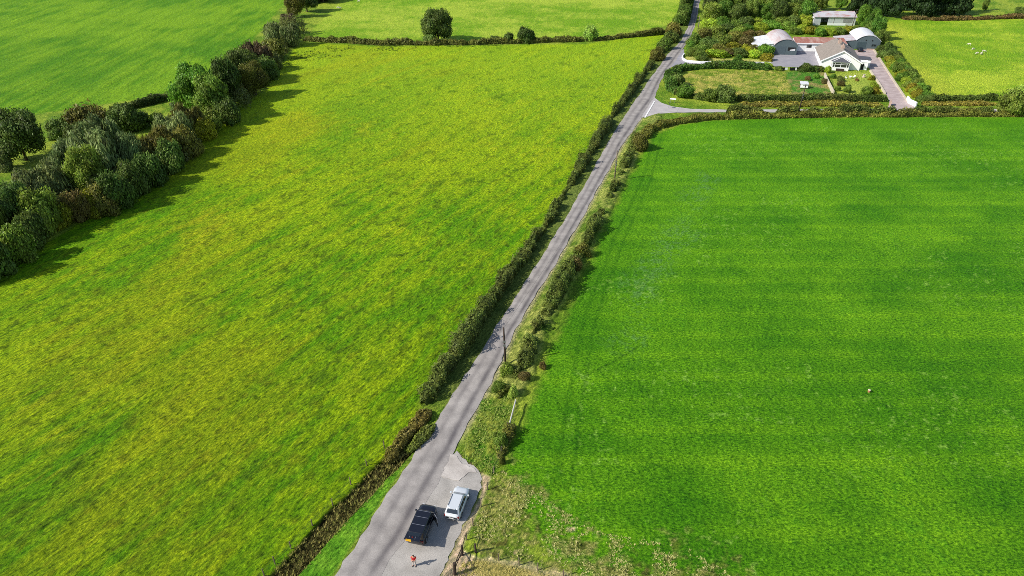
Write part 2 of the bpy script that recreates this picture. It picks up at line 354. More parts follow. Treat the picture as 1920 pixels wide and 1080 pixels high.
    put(sstep(.3, -.3, sd_poly(wx * .4 + x * .6, wy * .4 + y * .6, DIRT)), mixc(L3(176, 152, 112), L3(206, 186, 150), n_fine), 0 * x, .5)
    # mown verge and its ditch
    c = mixc(L3(84, 146, 24), L3(128, 178, 44), sstep(.3, .7, .5 * n_mid + .5 * n_fine)); dv = sd_poly(x, y, VG)
    c = mixc(c, L3(150, 158, 60), sstep(.5, .1, np.abs(rd)) * .6); put(sstep(.25, -.15, dv + .5 * jit), c, (n_fine - .5) * .12, 1.0)
    di = seg_dist(wx * .4 + x * .6, wy * .4 + y * .6, DITCH)
    c = mixc(L3(58, 48, 28), L3(104, 92, 50), sstep(.35, .65, n_fine)); put(sstep(1.4, 1.0, di), c, None, 1.4)
    hgt = hgt - .95 * sstep(1.5, .5, di)
    # field edge strip along the hedge bottoms
    # flatten under roads and buildings
    flat = np.full(x.size, 1e9, np.float32)
    for poly in (road_poly, lane_w, mouth_w, yard_w, drive_w, layby_w): flat = np.minimum(flat, sd_poly(x, y, poly))
    k = sstep(0.15, .9, flat); hgt = hgt * k - .05 * (1 - sstep(-.1, .25, flat)) 
    far_fade = np.clip(1 - (np.hypot(x, y) - 420) / 500, 0, 1); hgt = hgt * far_fade
    # soil under the hedges etc. stays grass; write out
    co = np.stack([x, y, hgt], 1)
    i = np.arange(ny - 1)[:, None] * nx + np.arange(nx - 1)[None, :]; i = i.ravel()
    f = np.stack([i, i + 1, i + nx + 1, i + nx], 1)
    rgba = np.concatenate([np.clip(col, 0, 1), np.ones((x.size, 1), np.float32)], 1)
    me = np_mesh('ground', co, f, attrs={'tuft': ('POINT', rough), 'ley': ('POINT', ley)}, cols={'growth': ('POINT', rgba)}, smooth=True)
    return me
def ground_mat():
    m, nt, b, L = mat_new('grassland')
    at = N(nt, 'ShaderNodeAttribute'); at.attribute_name = 'growth'; tf = N(nt, 'ShaderNodeAttribute'); tf.attribute_name = 'tuft'
    geo = N(nt, 'ShaderNodeNewGeometry')
    ly = N(nt, 'ShaderNodeAttribute'); ly.attribute_name = 'ley'
    mp = N(nt, 'ShaderNodeMapping'); mp.inputs['Rotation'].default_value = (0, 0, R(-59)); mpa = N(nt, 'ShaderNodeMapping'); mpa.inputs['Scale'].default_value = (1.15, 2.9, 1)
    L.new(geo.outputs['Position'], mp.inputs['Vector']); L.new(mp.outputs[0], mpa.inputs['Vector'])
    ns = N(nt, 'ShaderNodeTexNoise', i_Scale=1.0, i_Detail=6.0, i_Roughness=.76); L.new(mpa.outputs[0], ns.inputs['Vector'])
    mpb = N(nt, 'ShaderNodeMapping'); mpb.inputs['Scale'].default_value = (.9, 1.35, 1); L.new(geo.outputs['Position'], mpb.inputs['Vector'])
    n1 = N(nt, 'ShaderNodeTexNoise', i_Scale=3.0, i_Detail=7.0, i_Roughness=.84); L.new(mpb.outputs[0], n1.inputs['Vector'])
    mxn = N(nt, 'ShaderNodeMix', data_type='FLOAT'); mm = N(nt, 'ShaderNodeMapRange'); mm.inputs[3].default_value = .36; mm.inputs[4].default_value = .95; L.new(ly.outputs['Fac'], mm.inputs[0])
    L.new(mm.outputs[0], mxn.inputs[0]); L.new(ns.outputs[0], mxn.inputs[2]); L.new(n1.outputs[0], mxn.inputs[3])
    r = ramp(nt, mxn.outputs[0], [(.39, (.20, .24, .24, 1)), (.455, (.60, .66, .66, 1)), (.52, (1.05, 1.03, 1.0, 1)), (.61, (1.95, 1.75, 2.3, 1))], L)
    rl = ramp(nt, mxn.outputs[0], [(.40, (.22, .32, .3, 1)), (.465, (.70, .77, .7, 1)), (.525, (1.15, 1.10, 1.1, 1)), (.60, (2.1, 1.7, 3.4, 1))], L)
    mc = N(nt, 'ShaderNodeMix', data_type='RGBA'); mc.clamp_result = False; L.new(ly.outputs['Fac'], mc.inputs[0]); L.new(r.outputs[0], mc.inputs[6]); L.new(rl.outputs[0], mc.inputs[7])
    mu = N(nt, 'ShaderNodeVectorMath', operation='MULTIPLY'); L.new(at.outputs['Color'], mu.inputs[0]); L.new(mc.outputs[2], mu.inputs[1])
    L.new(mu.outputs[0], b.inputs['Base Color']); b.inputs['Roughness'].default_value = .85; b.inputs['Specular IOR Level'].default_value = .12
    ml = N(nt, 'ShaderNodeMath', operation='MULTIPLY'); L.new(mxn.outputs[0], ml.inputs[0]); L.new(tf.outputs['Fac'], ml.inputs[1])
    bp = N(nt, 'ShaderNodeBump', i_Strength=1.0, i_Distance=0.6); L.new(ml.outputs[0], bp.inputs['Height']); L.new(bp.outputs[0], b.inputs['Normal'])
    return m
M['ground'] = ground_mat()
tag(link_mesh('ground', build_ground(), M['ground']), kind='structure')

# ------------------------------------------------------------------ road, lane, drives
def road_mat(name, c0, c1, dark, tracks=True, speck=.12):
    m, nt, b, L = mat_new(name)
    geo = N(nt, 'ShaderNodeNewGeometry'); n1 = N(nt, 'ShaderNodeTexNoise', i_Scale=.5, i_Detail=5.0); L.new(geo.outputs['Position'], n1.inputs['Vector'])
    r = ramp(nt, n1.outputs[0], [(.3, c0), (.7, c1)], L); out = r.outputs[0]
    if tracks:
        uv = N(nt, 'ShaderNodeAttribute'); uv.attribute_name = 'track'
        mp = N(nt, 'ShaderNodeMapping'); mp.inputs['Scale'].default_value = (1, 1, 1)
        n2 = N(nt, 'ShaderNodeTexNoise', i_Scale=.22, i_Detail=4.0); L.new(geo.outputs['Position'], n2.inputs['Vector'])
        mr = N(nt, 'ShaderNodeMapRange'); mr.inputs[1].default_value = .32; mr.inputs[2].default_value = .62; mr.inputs[3].default_value = .5; mr.inputs[4].default_value = 1; L.new(n2.outputs[0], mr.inputs[0])
        ml = N(nt, 'ShaderNodeMath', operation='MULTIPLY'); L.new(uv.outputs['Fac'], ml.inputs[0]); L.new(mr.outputs[0], ml.inputs[1])
        mx = N(nt, 'ShaderNodeMix', data_type='RGBA'); L.new(ml.outputs[0], mx.inputs[0]); L.new(out, mx.inputs[6]); mx.inputs[7].default_value = dark; out = mx.outputs[2]
    n3 = N(nt, 'ShaderNodeTexNoise', i_Scale=9.0, i_Detail=4.0, i_Roughness=.8); L.new(geo.outputs['Position'], n3.inputs['Vector'])
    m3 = N(nt, 'ShaderNodeMapRange'); m3.inputs[1].default_value = .3; m3.inputs[2].default_value = .7; m3.inputs[3].default_value = 1 - speck; m3.inputs[4].default_value = 1 + speck; L.new(n3.outputs[0], m3.inputs[0])
    mu = N(nt, 'ShaderNodeVectorMath', operation='MULTIPLY'); L.new(out, mu.inputs[0]); L.new(m3.outputs[0], mu.inputs[1]); L.new(mu.outputs[0], b.inputs['Base Color'])
    bp = N(nt, 'ShaderNodeBump', i_Strength=.5, i_Distance=.03); L.new(n3.outputs[0], bp.inputs['Height']); L.new(bp.outputs[0], b.inputs['Normal'])
    b.inputs['Roughness'].default_value = .85; b.inputs['Specular IOR Level'].default_value = .25
    return m
M['road'] = road_mat('worn_asphalt', lin(140, 134, 129), lin(174, 167, 160), lin(100, 95, 95), speck=.24)
M['lane'] = road_mat('lane_asphalt', lin(166, 160, 158), lin(186, 180, 176), lin(120, 118, 122), False)
M['yard'] = road_mat('yard_tarmac', lin(142, 140, 146), lin(160, 156, 160), None, False)
M['drive'] = road_mat('drive_concrete', lin(160, 142, 138), lin(192, 176, 172), None, False, .18)
M['gravel'] = road_mat('grey_gravel', lin(150, 145, 138), lin(180, 174, 166), None, False, .3)
M['conc'] = road_mat('old_concrete', lin(166, 158, 150), lin(202, 194, 185), None, False, .22)

def road_strip():
    nx = 24; V = []; T = []
    tw = lambda t: max(math.exp(-((t - .74) / .10) ** 2), .55 * math.exp(-((t - .30) / .09) ** 2))
    for i, ((lx, ly), (rx, ry)) in enumerate(zip(RLw, RRw)):
        jl = .10 * math.sin(i * 1.7) + .08 * math.sin(i * .53 + 1) + random.Random(i).uniform(-.07, .07); jr = .10 * math.sin(i * 1.3 + 2) + .1 * math.sin(i * .41) + random.Random(i + 999).uniform(-.07, .07)
        wd = math.hypot(rx - lx, ry - ly)
        for k in range(nx):
            t = k / (nx - 1); tt = t + (jl / wd if k == 0 else 0) + (jr / wd if k == nx - 1 else 0)
            V.append((lx + (rx - lx) * tt, ly + (ry - ly) * tt, .03 + .05 * (1 - (2 * t - 1) ** 2))); T.append(tw(t + .025 * math.sin(ly / 9.0) + .015 * math.sin(ly / 3.7)))
    n = len(RLw); f = [(i * nx + k, i * nx + k + 1, (i + 1) * nx + k + 1, (i + 1) * nx + k) for i in range(n - 1) for k in range(nx - 1)]
    return np_mesh('road', V, f, attrs={'track': ('POINT', T)}, smooth=True)
tag(link_mesh('road', road_strip(), M['road']), kind='structure')
def sheet(name, pts, z, mat, jag=.12, step=.8, seed=1):
    rnd = random.Random(seed); out = []
    for (x0, y0), (x1, y1) in zip(pts, pts[1:] + pts[:1]):
        n = max(1, int(math.hypot(x1 - x0, y1 - y0) / step))
        for i in range(n):
            t = i / n; out.append(Vector((x0 + (x1 - x0) * t + rnd.uniform(-jag, jag), y0 + (y1 - y0) * t + rnd.uniform(-jag, jag), z)))
    tris = geometry.tessellate_polygon([out]); me = bpy.data.meshes.new(name); me.from_pydata([tuple(p) for p in out], [], [tuple(t) for t in tris]); me.update()
    bm = bmesh.new(); bm.from_mesh(me); bmesh.ops.recalc_face_normals(bm, faces=bm.faces)
    if sum(f.normal.z for f in bm.faces) < 0: bmesh.ops.reverse_faces(bm, faces=bm.faces)
    bm.to_mesh(me); bm.free()
    return tag(link_mesh(name, me, mat), kind='structure')
sheet('side_lane', lane_w, .028, M['lane'], .12, 2.0)
sheet('entrance_drive', mouth_w, .024, M['yard'], .08, 2.0)
sheet('yard', yard_w, .020, M['yard'], .05, 2.0)
sheet('concrete_drive', drive_w, .020, M['drive'], .05, 2.0)
sheet('layby', layby_w, .016, M['gravel'], .16, .5)
sheet('concrete_patch', PP(conc_px), .060, M['conc'], .13, .4)
M['white_line'] = plain('road_paint', lin(226, 224, 220), .7, var=.12, scale=1.2)
def line_strip(name, a, b, wd, z):
    (x0, y0), (x1, y1) = a, b; L_ = math.hypot(x1 - x0, y1 - y0); nx_, ny_ = -(y1 - y0) / L_ * wd / 2, (x1 - x0) / L_ * wd / 2
    return sheet(name, [(x0 + nx_, y0 + ny_), (x1 + nx_, y1 + ny_), (x1 - nx_, y1 - ny_), (x0 - nx_, y0 - ny_)], z, M['white_line'], .02, 1.5)
line_strip('road_marking', P(1227, 190), P(1209, 221), .42, .095)

# ------------------------------------------------------------------ foliage
def quads_from(pos, nrm, size, rng, up=0.0):
    """leaf cards at pos, facing roughly nrm; up>0 stretches them upwards"""
    n = len(pos); nn = nrm + rng.normal(0, .55, (n, 3)); nn /= np.linalg.norm(nn, axis=1, keepdims=True) + 1e-9
    ref = rng.normal(0, 1, (n, 3)); ref[:, 2] += up * 4
    a = ref - nn * (ref * nn).sum(1, keepdims=True); a /= np.linalg.norm(a, axis=1, keepdims=True) + 1e-9
    b = np.cross(nn, a); s = (size * rng.uniform(.6, 1.35, n))[:, None]; el = 1 + up * .9
    bend = nn * s * .22
    v = np.stack([pos - a * s * el - bend, pos + b * s * .62 , pos + a * s * el - bend, pos - b * s * .62], 1).reshape(-1, 3)
    return v, np.arange(n * 4).reshape(n, 4)
def ico(sub):
    bm = bmesh.new(); bmesh.ops.create_icosphere(bm, subdivisions=sub, radius=1); bm.verts.ensure_lookup_table()
    v = np.array([tuple(q.co) for q in bm.verts]); f = np.array([[q.index for q in fc.verts] for fc in bm.faces]); bm.free(); return v, f
ICO_V, ICO_F = ico(2)
def crown_mesh(name, kind, seed, nleaf=4200):
    """unit crown: radius about 1 across, stands from z=0 to z=1 (scaled per tree)"""
    rng = np.random.default_rng(seed); lobes = []
    if kind == 'broad':
        lobes.append(((0, 0, .52), .60, .40))
        for i in range(17):
            t = rng.uniform(0, 2 * math.pi); z = rng.uniform(.16, .84); rr = .68 * math.sin(math.pi * min(.94, max(.22, z * .9 + .08))) * rng.uniform(.7, 1.05)
            q = rng.uniform(.20, .38); lobes.append(((rr * math.cos(t), rr * math.sin(t), z), q, q * .62))
    elif kind == 'bush':
        lobes.append(((0, 0, .38), .66, .44))
        for i in range(13):
            t = rng.uniform(0, 2 * math.pi); z = rng.uniform(.10, .74); rr = .70 * math.cos(z * 1.25) * rng.uniform(.65, 1.08)
            q = rng.uniform(.22, .40); lobes.append(((rr * math.cos(t), rr * math.sin(t), z), q, q * .7))
    elif kind == 'sallow':
        for i in range(19):
            t = rng.uniform(0, 2 * math.pi); rr = .74 * math.sqrt(rng.uniform(0, 1)); z = .62 * (1 - .55 * rr * rr) * rng.uniform(.6, 1.1)
            q = rng.uniform(.17, .28); lobes.append(((rr * math.cos(t), rr * math.sin(t), z), q, q * 1.15))
        lobes.append(((0, 0, .3), .68, .36))
    elif kind == 'conifer':
        for i in range(34):
            z = rng.uniform(.05, .95); t = rng.uniform(0, 2 * math.pi); R_ = .92 * (1 - z) ** .75 + .06
            q = .15 + .20 * (1 - z); rr = max(0, R_ - q) * rng.uniform(.45, 1.15); lobes.append(((rr * math.cos(t), rr * math.sin(t), z * .93 + .04), q, q * .40))
        lobes.append(((0, 0, .42), .42, .42))
    elif kind == 'poplar':
        for i in range(18):
            z = rng.uniform(.08, .86); t = rng.uniform(0, 2 * math.pi); rr = .55 * math.sin(math.pi * min(.9, z + .12)) * rng.uniform(.3, 1.1)
            q = rng.uniform(.25, .38); lobes.append(((rr * math.cos(t), rr * math.sin(t), z), q, q * .34))
        lobes.append(((0, 0, .45), .5, .42))
    V = []; F3 = []; T = []
    cen = np.array([l[0] for l in lobes]); rad = np.array([[l[1], l[1], l[2]] for l in lobes])
    area = rad[:, 0] * rad[:, 2]; cnt = (nleaf * area / area.sum()).astype(int); pos = []; nr = []; tt = []
    for (c, r, n_) in zip(cen, rad, cnt):
        d = rng.normal(0, 1, (n_, 3)); d /= np.linalg.norm(d, axis=1, keepdims=True)
        rag = .88 + .46 * (rng.random(n_) ** 3) + .22 * (fbm(d[:, 0] * 2.3 + c[0] * 9, d[:, 1] * 2.3 + d[:, 2] * 2.9 + 7, 2, seed) - .5)
        p = c + d * r * rag[:, None]; keep = p[:, 2] > -.01
        for c2, r2 in zip(cen, rad):
            if (c2 == c).all(): continue
            keep &= (((p - c2) / r2) ** 2).sum(1) > .72
        pos.append(p[keep]); nr.append((d / r * r.mean())[keep]); tl = rng.uniform(.2, .7); tt.append(np.clip(tl + rng.uniform(-.35, .45, keep.sum()), 0, 1))
    pos = np.concatenate(pos); nr = np.concatenate(nr); tt = np.concatenate(tt)
    nr /= np.linalg.norm(nr, axis=1, keepdims=True)
    sz = {'broad': .036, 'bush': .050, 'sallow': .038, 'conifer': .044, 'poplar': .06}[kind]
    v, f = quads_from(pos, nr, sz, rng, up={'sallow': .9, 'poplar': .5}.get(kind, 0)); 
    if kind == 'conifer': pass
    # inner mass that closes the crown, ragged
    cv = []; cf = []; off = len(v); ct = []
    for c, r in zip(cen, rad):
        q = ICO_V * r * (0.72 + .14 * rng.random((len(ICO_V), 1))) + c; q[:, 2] = np.maximum(q[:, 2], -.02); cv.append(q); cf.append(ICO_F + off); off += len(q); ct.append(np.full(len(ICO_F), rng.uniform(.1, .4)))
    cv = np.concatenate(cv); cf = np.concatenate(cf); ct = np.concatenate(ct)
    f4 = f; me = bpy.data.meshes.new(name); allv = np.concatenate([v, cv]).astype(np.float32)
    nq, n3 = len(f4), len(cf); me.vertices.add(len(allv)); me.vertices.foreach_set('co', allv.ravel())
    me.loops.add(nq * 4 + n3 * 3); me.loops.foreach_set('vertex_index', np.concatenate([f4.ravel(), cf.ravel()]).astype(np.int32))
    me.polygons.add(nq + n3); ls = np.concatenate([np.arange(nq) * 4, nq * 4 + np.arange(n3) * 3]).astype(np.int32)
    me.polygons.foreach_set('loop_start', ls); me.polygons.foreach_set('loop_total', np.concatenate([np.full(nq, 4), np.full(n3, 3)]).astype(np.int32))
    a = me.attributes.new('tint', 'FLOAT', 'FACE'); a.data.foreach_set('value', np.concatenate([tt, ct]).astype(np.float32)); me.update(); me.validate()
    me.materials.append(M['leaf']); return me
def trunk_mesh(seed):
    rnd = random.Random(seed); mb = MB(); mb.tube([(0, 0, -.02), (.01, 0, .15), (.03, .02, .35), (.02, .03, .6)], [.075, .055, .045, .02], 7)
    for k in range(4):
        t = k * 1.57 + rnd.uniform(-.4, .4); mb.tube([(.01, 0, .14 + .05 * k), (.18 * math.cos(t), .18 * math.sin(t), .32 + .05 * k), (.4 * math.cos(t), .4 * math.sin(t), .5 + .05 * k)], [.03, .022, .01], 5)
    bmesh.ops.recalc_face_normals(mb.bm, faces=mb.bm.faces); me = bpy.data.meshes.new('trunk'); mb.bm.to_mesh(me); mb.bm.free(); me.materials.append(M['bark']); return me
CR = {k: [crown_mesh(k + '_crown', k, 100 * i + 7 * j, n) for j in range(c)] for i, (k, c, n) in enumerate((('broad', 4, 14000), ('bush', 5, 7500), ('sallow', 3, 11000), ('conifer', 3, 10000), ('poplar', 2, 5000)))}
TRK = [trunk_mesh(i) for i in range(3)]
prng = random.Random(5)
COLS = {'dark': (70, 90, 42), 'mid': (86, 108, 44), 'green': (72, 108, 38), 'grey': (96, 112, 70), 'yellow': (112, 116, 34), 'lime': (110, 132, 42), 'olive': (88, 92, 42), 'brown': (92, 86, 48), 'purple': (80, 74, 54), 'fir': (38, 58, 30), 'pale': (124, 148, 72)}
def plant(u, v, wpx, vtop, kind='bush', col='dark', label='', cat=None, group=None, name=None, sq=1.0, h=None):
    x, y = P(u, v); rad = wpx / 2 / S(v); 
    top = h if h is not None else max(.4, HT(v, vtop))
    # the crown has depth: its rear edge reaches further up the picture than its middle
    cat = cat or ('tree' if kind in ('broad', 'conifer', 'poplar') else 'bush'); name = name or {'broad': 'broadleaf_tree', 'conifer': 'conifer_tree', 'poplar': 'slender_tree', 'bush': 'bush', 'sallow': 'sallow_bush'}[kind]
    root = empty(name, label, cat, (x, y, 0), prng.uniform(0, 6.28), group); lift = {'broad': .10, 'conifer': .05, 'poplar': .08}.get(kind, 0)
    c = link_mesh('crown', prng.choice(CR[kind]), None, root); r_, g_, b_ = COLS[col]; k = prng.uniform(.88, 1.14)
    c.color = lin(min(255, r_ * k * prng.uniform(.95, 1.05) * 1.12), min(255, g_ * k * 1.1), min(255, b_ * k))
    c.location = (0, 0, top * lift); q_ = prng.uniform(.86, 1.16); gr = 1.18 if kind in ('bush', 'sallow') and x < -40 else 1.06; c.scale = (rad * gr * q_, rad * gr * sq / q_, top * (1 - lift) * 1.0); c.rotation_euler = (prng.uniform(-.16, .16), prng.uniform(-.16, .16), 0)
    if kind in ('broad', 'conifer', 'poplar'):
        t = link_mesh('trunk', prng.choice(TRK), None, root); t.scale = (min(rad, 5) * 1.0, min(rad, 5) * 1.0, top)
    elif rad > 1.2:
        t = link_mesh('stem', prng.choice(TRK), None, root); t.scale = (rad * .8, rad * .8, top)
    return root

def hedge(name, pts, width, height, label, cat='hedge', col='dark', dens=26, leaf=.17, seed=1, hvar=.35, wvar=.3, gaps=(), up=0.25, core=True, parent=None):
    """a continuous hedge along world points; an uneven rounded profile covered with leaf cards"""
    rng = np.random.default_rng(seed); pts = np.array(pts, dtype=float); seg = np.hypot(*(pts[1:] - pts[:-1]).T); cum = np.concatenate([[0], np.cumsum(seg)]); Lt = cum[-1]
    def at(s):
        return np.interp(s, cum, pts[:, 0]), np.interp(s, cum, pts[:, 1])
    def frame(s):
        x0, y0 = at(s - .6); x1, y1 = at(s + .6); dx, dy = x1 - x0, y1 - y0; l = np.hypot(dx, dy) + 1e-9; return -dy / l, dx / l
    off = seed * 37.1
    def wh(s):
        a = vn(s / 2.1 + off, s * 0 + seed, seed); b = vn(s / 7.0 + off, s * 0 + 3, seed + 1); c = vn(s / .8 + off, s * 0 + 3, seed + 2)
        e = np.clip(np.minimum(s, Lt - s) / 1.2, .15, 1) ** .5
        hh = height * (1 + hvar * (1.0 * (a - .5) + 1.3 * (b - .5) + .5 * (c - .5))) * e; ww = width * (1 + wvar * (1.1 * (b - .5) + .9 * (c - .5))) * e
        return np.maximum(hh, .2), ww
    n = int(Lt * (width + 2 * height) * dens); s = rng.uniform(0, Lt, n); th = rng.uniform(-.12, math.pi + .12, n)
    hh, ww = wh(s); nx, ny = frame(s); x, y = at(s)
    rag = 1 + .16 * (rng.random(n) ** 2) * 1.4 - .10 * rng.random(n); lump = 1 + .22 * (fbm(s / .9, th * 1.3, 2, seed + 5) - .5)
    se = np.sign(np.cos(th)) * np.abs(np.cos(th)) ** .6; ze = np.abs(np.sin(th)) ** .55
    o = se * ww / 2 * rag * lump; z = np.maximum(ze * hh * rag * lump, .03)
    wob = (vn(s / 5 + off, s * 0, seed + 9) - .5) * width * .35
    pos = np.stack([x + nx * (o + wob), y + ny * (o + wob), z], 1); nr = np.stack([nx * np.cos(th), ny * np.cos(th), np.sin(th) + .15], 1)
    if gaps:
        keep = np.ones(n, bool)
        for g0, g1 in gaps: keep &= ~((s > g0) & (s < g1))
        pos, nr, s, th = pos[keep], nr[keep], s[keep], th[keep]
    tl = fbm(s / 1.6 + off, th, 3, seed + 11); tint = np.clip(tl + rng.uniform(-.3, .3, len(s)), 0, 1)
    v, f = quads_from(pos, nr, leaf, rng, up); V = [v]; F = [f]; T = [tint]
    if core:
        m = max(3, int(Lt / 1.0)); ss = np.linspace(0.05, Lt - .05, m); hh, ww = wh(ss); nx, ny = frame(ss); x, y = at(ss); ths = np.linspace(0, math.pi, 9); wob = (vn(ss / 5 + off, ss * 0, seed + 9) - .5) * width * .35
        ring = []
        for t_ in ths:
            se = math.copysign(abs(math.cos(t_)) ** .6, math.cos(t_)); ze = abs(math.sin(t_)) ** .55
            r_ = .80 + .12 * rng.random(m); ring.append(np.stack([x + nx * (se * ww / 2 * r_ + wob), y + ny * (se * ww / 2 * r_ + wob), ze * hh * r_ - .05], 1))
        g = np.stack(ring, 1).reshape(-1, 3); i = (np.arange(m - 1)[:, None] * 9 + np.arange(8)[None, :]).ravel()
        cf = np.stack([i, i + 1, i + 10, i + 9], 1)
        if gaps:
            sc = ss[(i // 9)]; k2 = np.ones(len(i), bool)
            for g0, g1 in gaps: k2 &= ~((sc > g0 - .5) & (sc < g1))
            cf = cf[k2]
        base = len(v); V.append(g); F.append(cf + base); T.append(np.full(len(cf), .2))
    me = np_mesh(name, np.concatenate(V), np.concatenate(F), attrs={'tint': ('FACE', np.concatenate(T))}); o = link_mesh(name, me, M['hedge'], parent)
    q_ = COLS[col] if isinstance(col, str) else col; o.color = lin(q_[0] * 1.16, q_[1] * 1.1, q_[2])
    if label: tag(o, label, cat)
    return o

def offset_line(tab, vlist, off):        # world line running beside a road edge
    out = []
    for v in vlist:
        x, y = P(edge(tab, v), v); x2, y2 = P(edge(tab, v - 3), v - 3); dx, dy = x2 - x, y2 - y; l = math.hypot(dx, dy); out.append((x - dy / l * off, y + dx / l * off))
    return out
# hedges beside the road
hl = list(range(768, 60, -14)) + [56]
hedge('hedge', offset_line(RL, hl, 2.95), 1.45, 1.3, 'long dark green hedge along the left side of the road, beside the yellowish field', col=(74, 92, 42), dens=52, leaf=.14, seed=3, hvar=1.5, wvar=1.3)
hr = list(range(690, 248, -13)) 
hedge('hedge', offset_line(RR, hr, -3.3), 1.5, 1.5, 'dark green hedge along the right side of the road, beside the deep green field', col=(78, 98, 44), dens=52, leaf=.14, seed=4, hvar=1.5, wvar=1.3)
hedge('hedge', PP([(1207,262),(1216,248),(1235,238),(1262,231),(1300,226),(1350,222),(1420,220),(1500,219),(1640,218),(1780,217),(1870,217),(1990,217),(2150,217)]), 2.3, 1.25, 'low brownish hedge bank between the deep green field and the side lane', col=(98, 108, 48), dens=26, leaf=.20, seed=5, hvar=.8)
for k, (u0, u1) in enumerate(((1362, 1432), (1455, 1500), (1513, 1680), (1690, 1860))):
    hedge('hedge', PP([(u0, 215.5), ((u0 + u1) / 2, 215), (u1, 215.5)]), 2.0, [2.1, 1.9, 1.9, 1.7][k], ['short dark bushy hedge on the lane bank, nearest the junction', 'second dark bushy hedge on the lane bank, left of the pole', 'dark bushy hedge on the lane bank between the pole and the drive', 'bushy hedge on the lane bank right of the concrete drive'][k], col=(74, 92, 40), dens=26, leaf=.2, seed=20 + k, hvar=.5)
hedge('scrub_bank', PP([(806,772),(788,796),(768,816),(742,846),(720,868)]), 1.7, .95, 'low brown scrub running on from the near end of the left roadside hedge', cat='scrub', col=(98, 98, 48), dens=60, leaf=.13, seed=51, hvar=1.0, wvar=.7)
hedge('scrub_bank', PP([(812,796),(796,818),(778,838),(762,850)]), 1.2, .55, 'green scrub between the brown scrub and the road at the tip of the mown verge', cat='scrub', col=(92, 112, 46), dens=60, leaf=.13, seed=52, hvar=1.0, wvar=.7)
hedge('scrub_bank', PP([(974,690),(962,704),(952,718),(944,732),(934,748)]), 2.1, 1.15, 'ragged green scrub where the right roadside hedge peters out below the telegraph pole', cat='scrub', col=(80, 96, 42), dens=55, leaf=.13, seed=53, hvar=1.4, wvar=1.1)
hedge('scrub_bank', PP([(960,800),(948,826),(938,846),(934,862)]), 1.0, .7, 'low brambles along the fence line above the lay-by', cat='scrub', col=(92, 102, 46), dens=50, leaf=.12, seed=54, hvar=1.4, wvar=1.1)
# round the paddock
hedge('hedge', PP([(1300,183),(1276,178),(1258,168),(1252,155),(1258,142),(1275,133),(1300,128.5),(1350,127.5),(1420,129),(1447,131)]), 3.0, 1.9, 'dark curving hedge round the road end of the rough paddock', col=(58, 92, 34), dens=24, leaf=.22, seed=31, hvar=.4)
hedge('hedge', PP([(1300,184),(1340,188),(1372,190)]), 3.0, 1.8, 'low bushy hedge at the near corner of the paddock', col=(70, 98, 36), dens=24, leaf=.22, seed=32)
hedge('hedge', PP([(1378,189),(1450,189),(1560,189),(1664,190)]), 2.2, 1.7, 'clipped dark hedge between the paddock and the side lane', col=(62, 84, 34), dens=26, leaf=.2, seed=33, hvar=.18, wvar=.2)
hedge('rough_bank', PP([(1385,198),(1480,197),(1560,197),(1655,199)]), 3.2, .9, 'brown grassy bank below the clipped paddock hedge', cat='bank', col=(116, 120, 52), dens=22, leaf=.2, seed=34, hvar=.5)
hedge('hedge', PP([(1496,134),(1520,133),(1545,133)]), 2.6, 1.6, 'short hedge between the yard and the kitchen garden', col=(58, 84, 34), dens=26, leaf=.2, seed=35)
hedge('hedge', PP([(1735,190),(1800,188),(1872,188)]), 2.0, 1.6, 'dark hedge along the near edge of the sheep field', col=(66, 88, 38), dens=26, leaf=.2, seed=36)
hedge('hedge', PP([(1925,188),(1990,188),(2150,188)]), 2.0, 1.6, 'hedge at the right edge of the sheep field beyond the round bush', col=(66, 88, 38), dens=20, leaf=.22, seed=37)
hedge('rough_bank', PP([(1728,197),(1800,196),(1870,196)]), 2.6, .8, 'brown grassy bank between the sheep field hedge and the lane', cat='bank', col=(120, 122, 54), dens=22, leaf=.2, seed=38, hvar=.5)
hedge('hedge', PP([(570,76),(640,80),(720,84),(800,84),(900,83),(1000,80),(1090,77),(1130,75),(1200,68),(1256,62)]), 2.6, 1.7, 'far low hedge crossing between the near field and the far pasture', col=(80, 90, 42), dens=16, leaf=.27, seed=41, hvar=.6)
hedge('hedge', PP([(205,215),(262,200),(300,190),(345,180)]), 2.4, 1.9, 'low dark hedge behind the streamside bushes, below the upper left pasture', col=(54, 74, 34), dens=18, leaf=.26, seed=42)
hedge('hedge', PP([(1690,36),(1760,38),(1830,37),(1920,33),(2050,31)]), 3.0, 1.2, 'low earthy hedge under the dark conifers behind the sheep field', col=(92, 84, 50), dens=12, leaf=.3, seed=43, hvar=.7)
hedge('hedge', PP([(1278,49),(1283,35),(1287,15),(1291,-10),(1297,-60)]), 4.5, 3.6, 'tall hedge at the road side of the far pasture', col=(64, 92, 36), dens=16, leaf=.3, seed=44, hvar=.5)
hedge('hedge', PP([(570,10),(620,-1),(680,-12),(760,-24)]), 3.0, 3.0, 'dark hedge along the top of the far pasture', col=(52, 68, 36), dens=12, leaf=.3, seed=45)

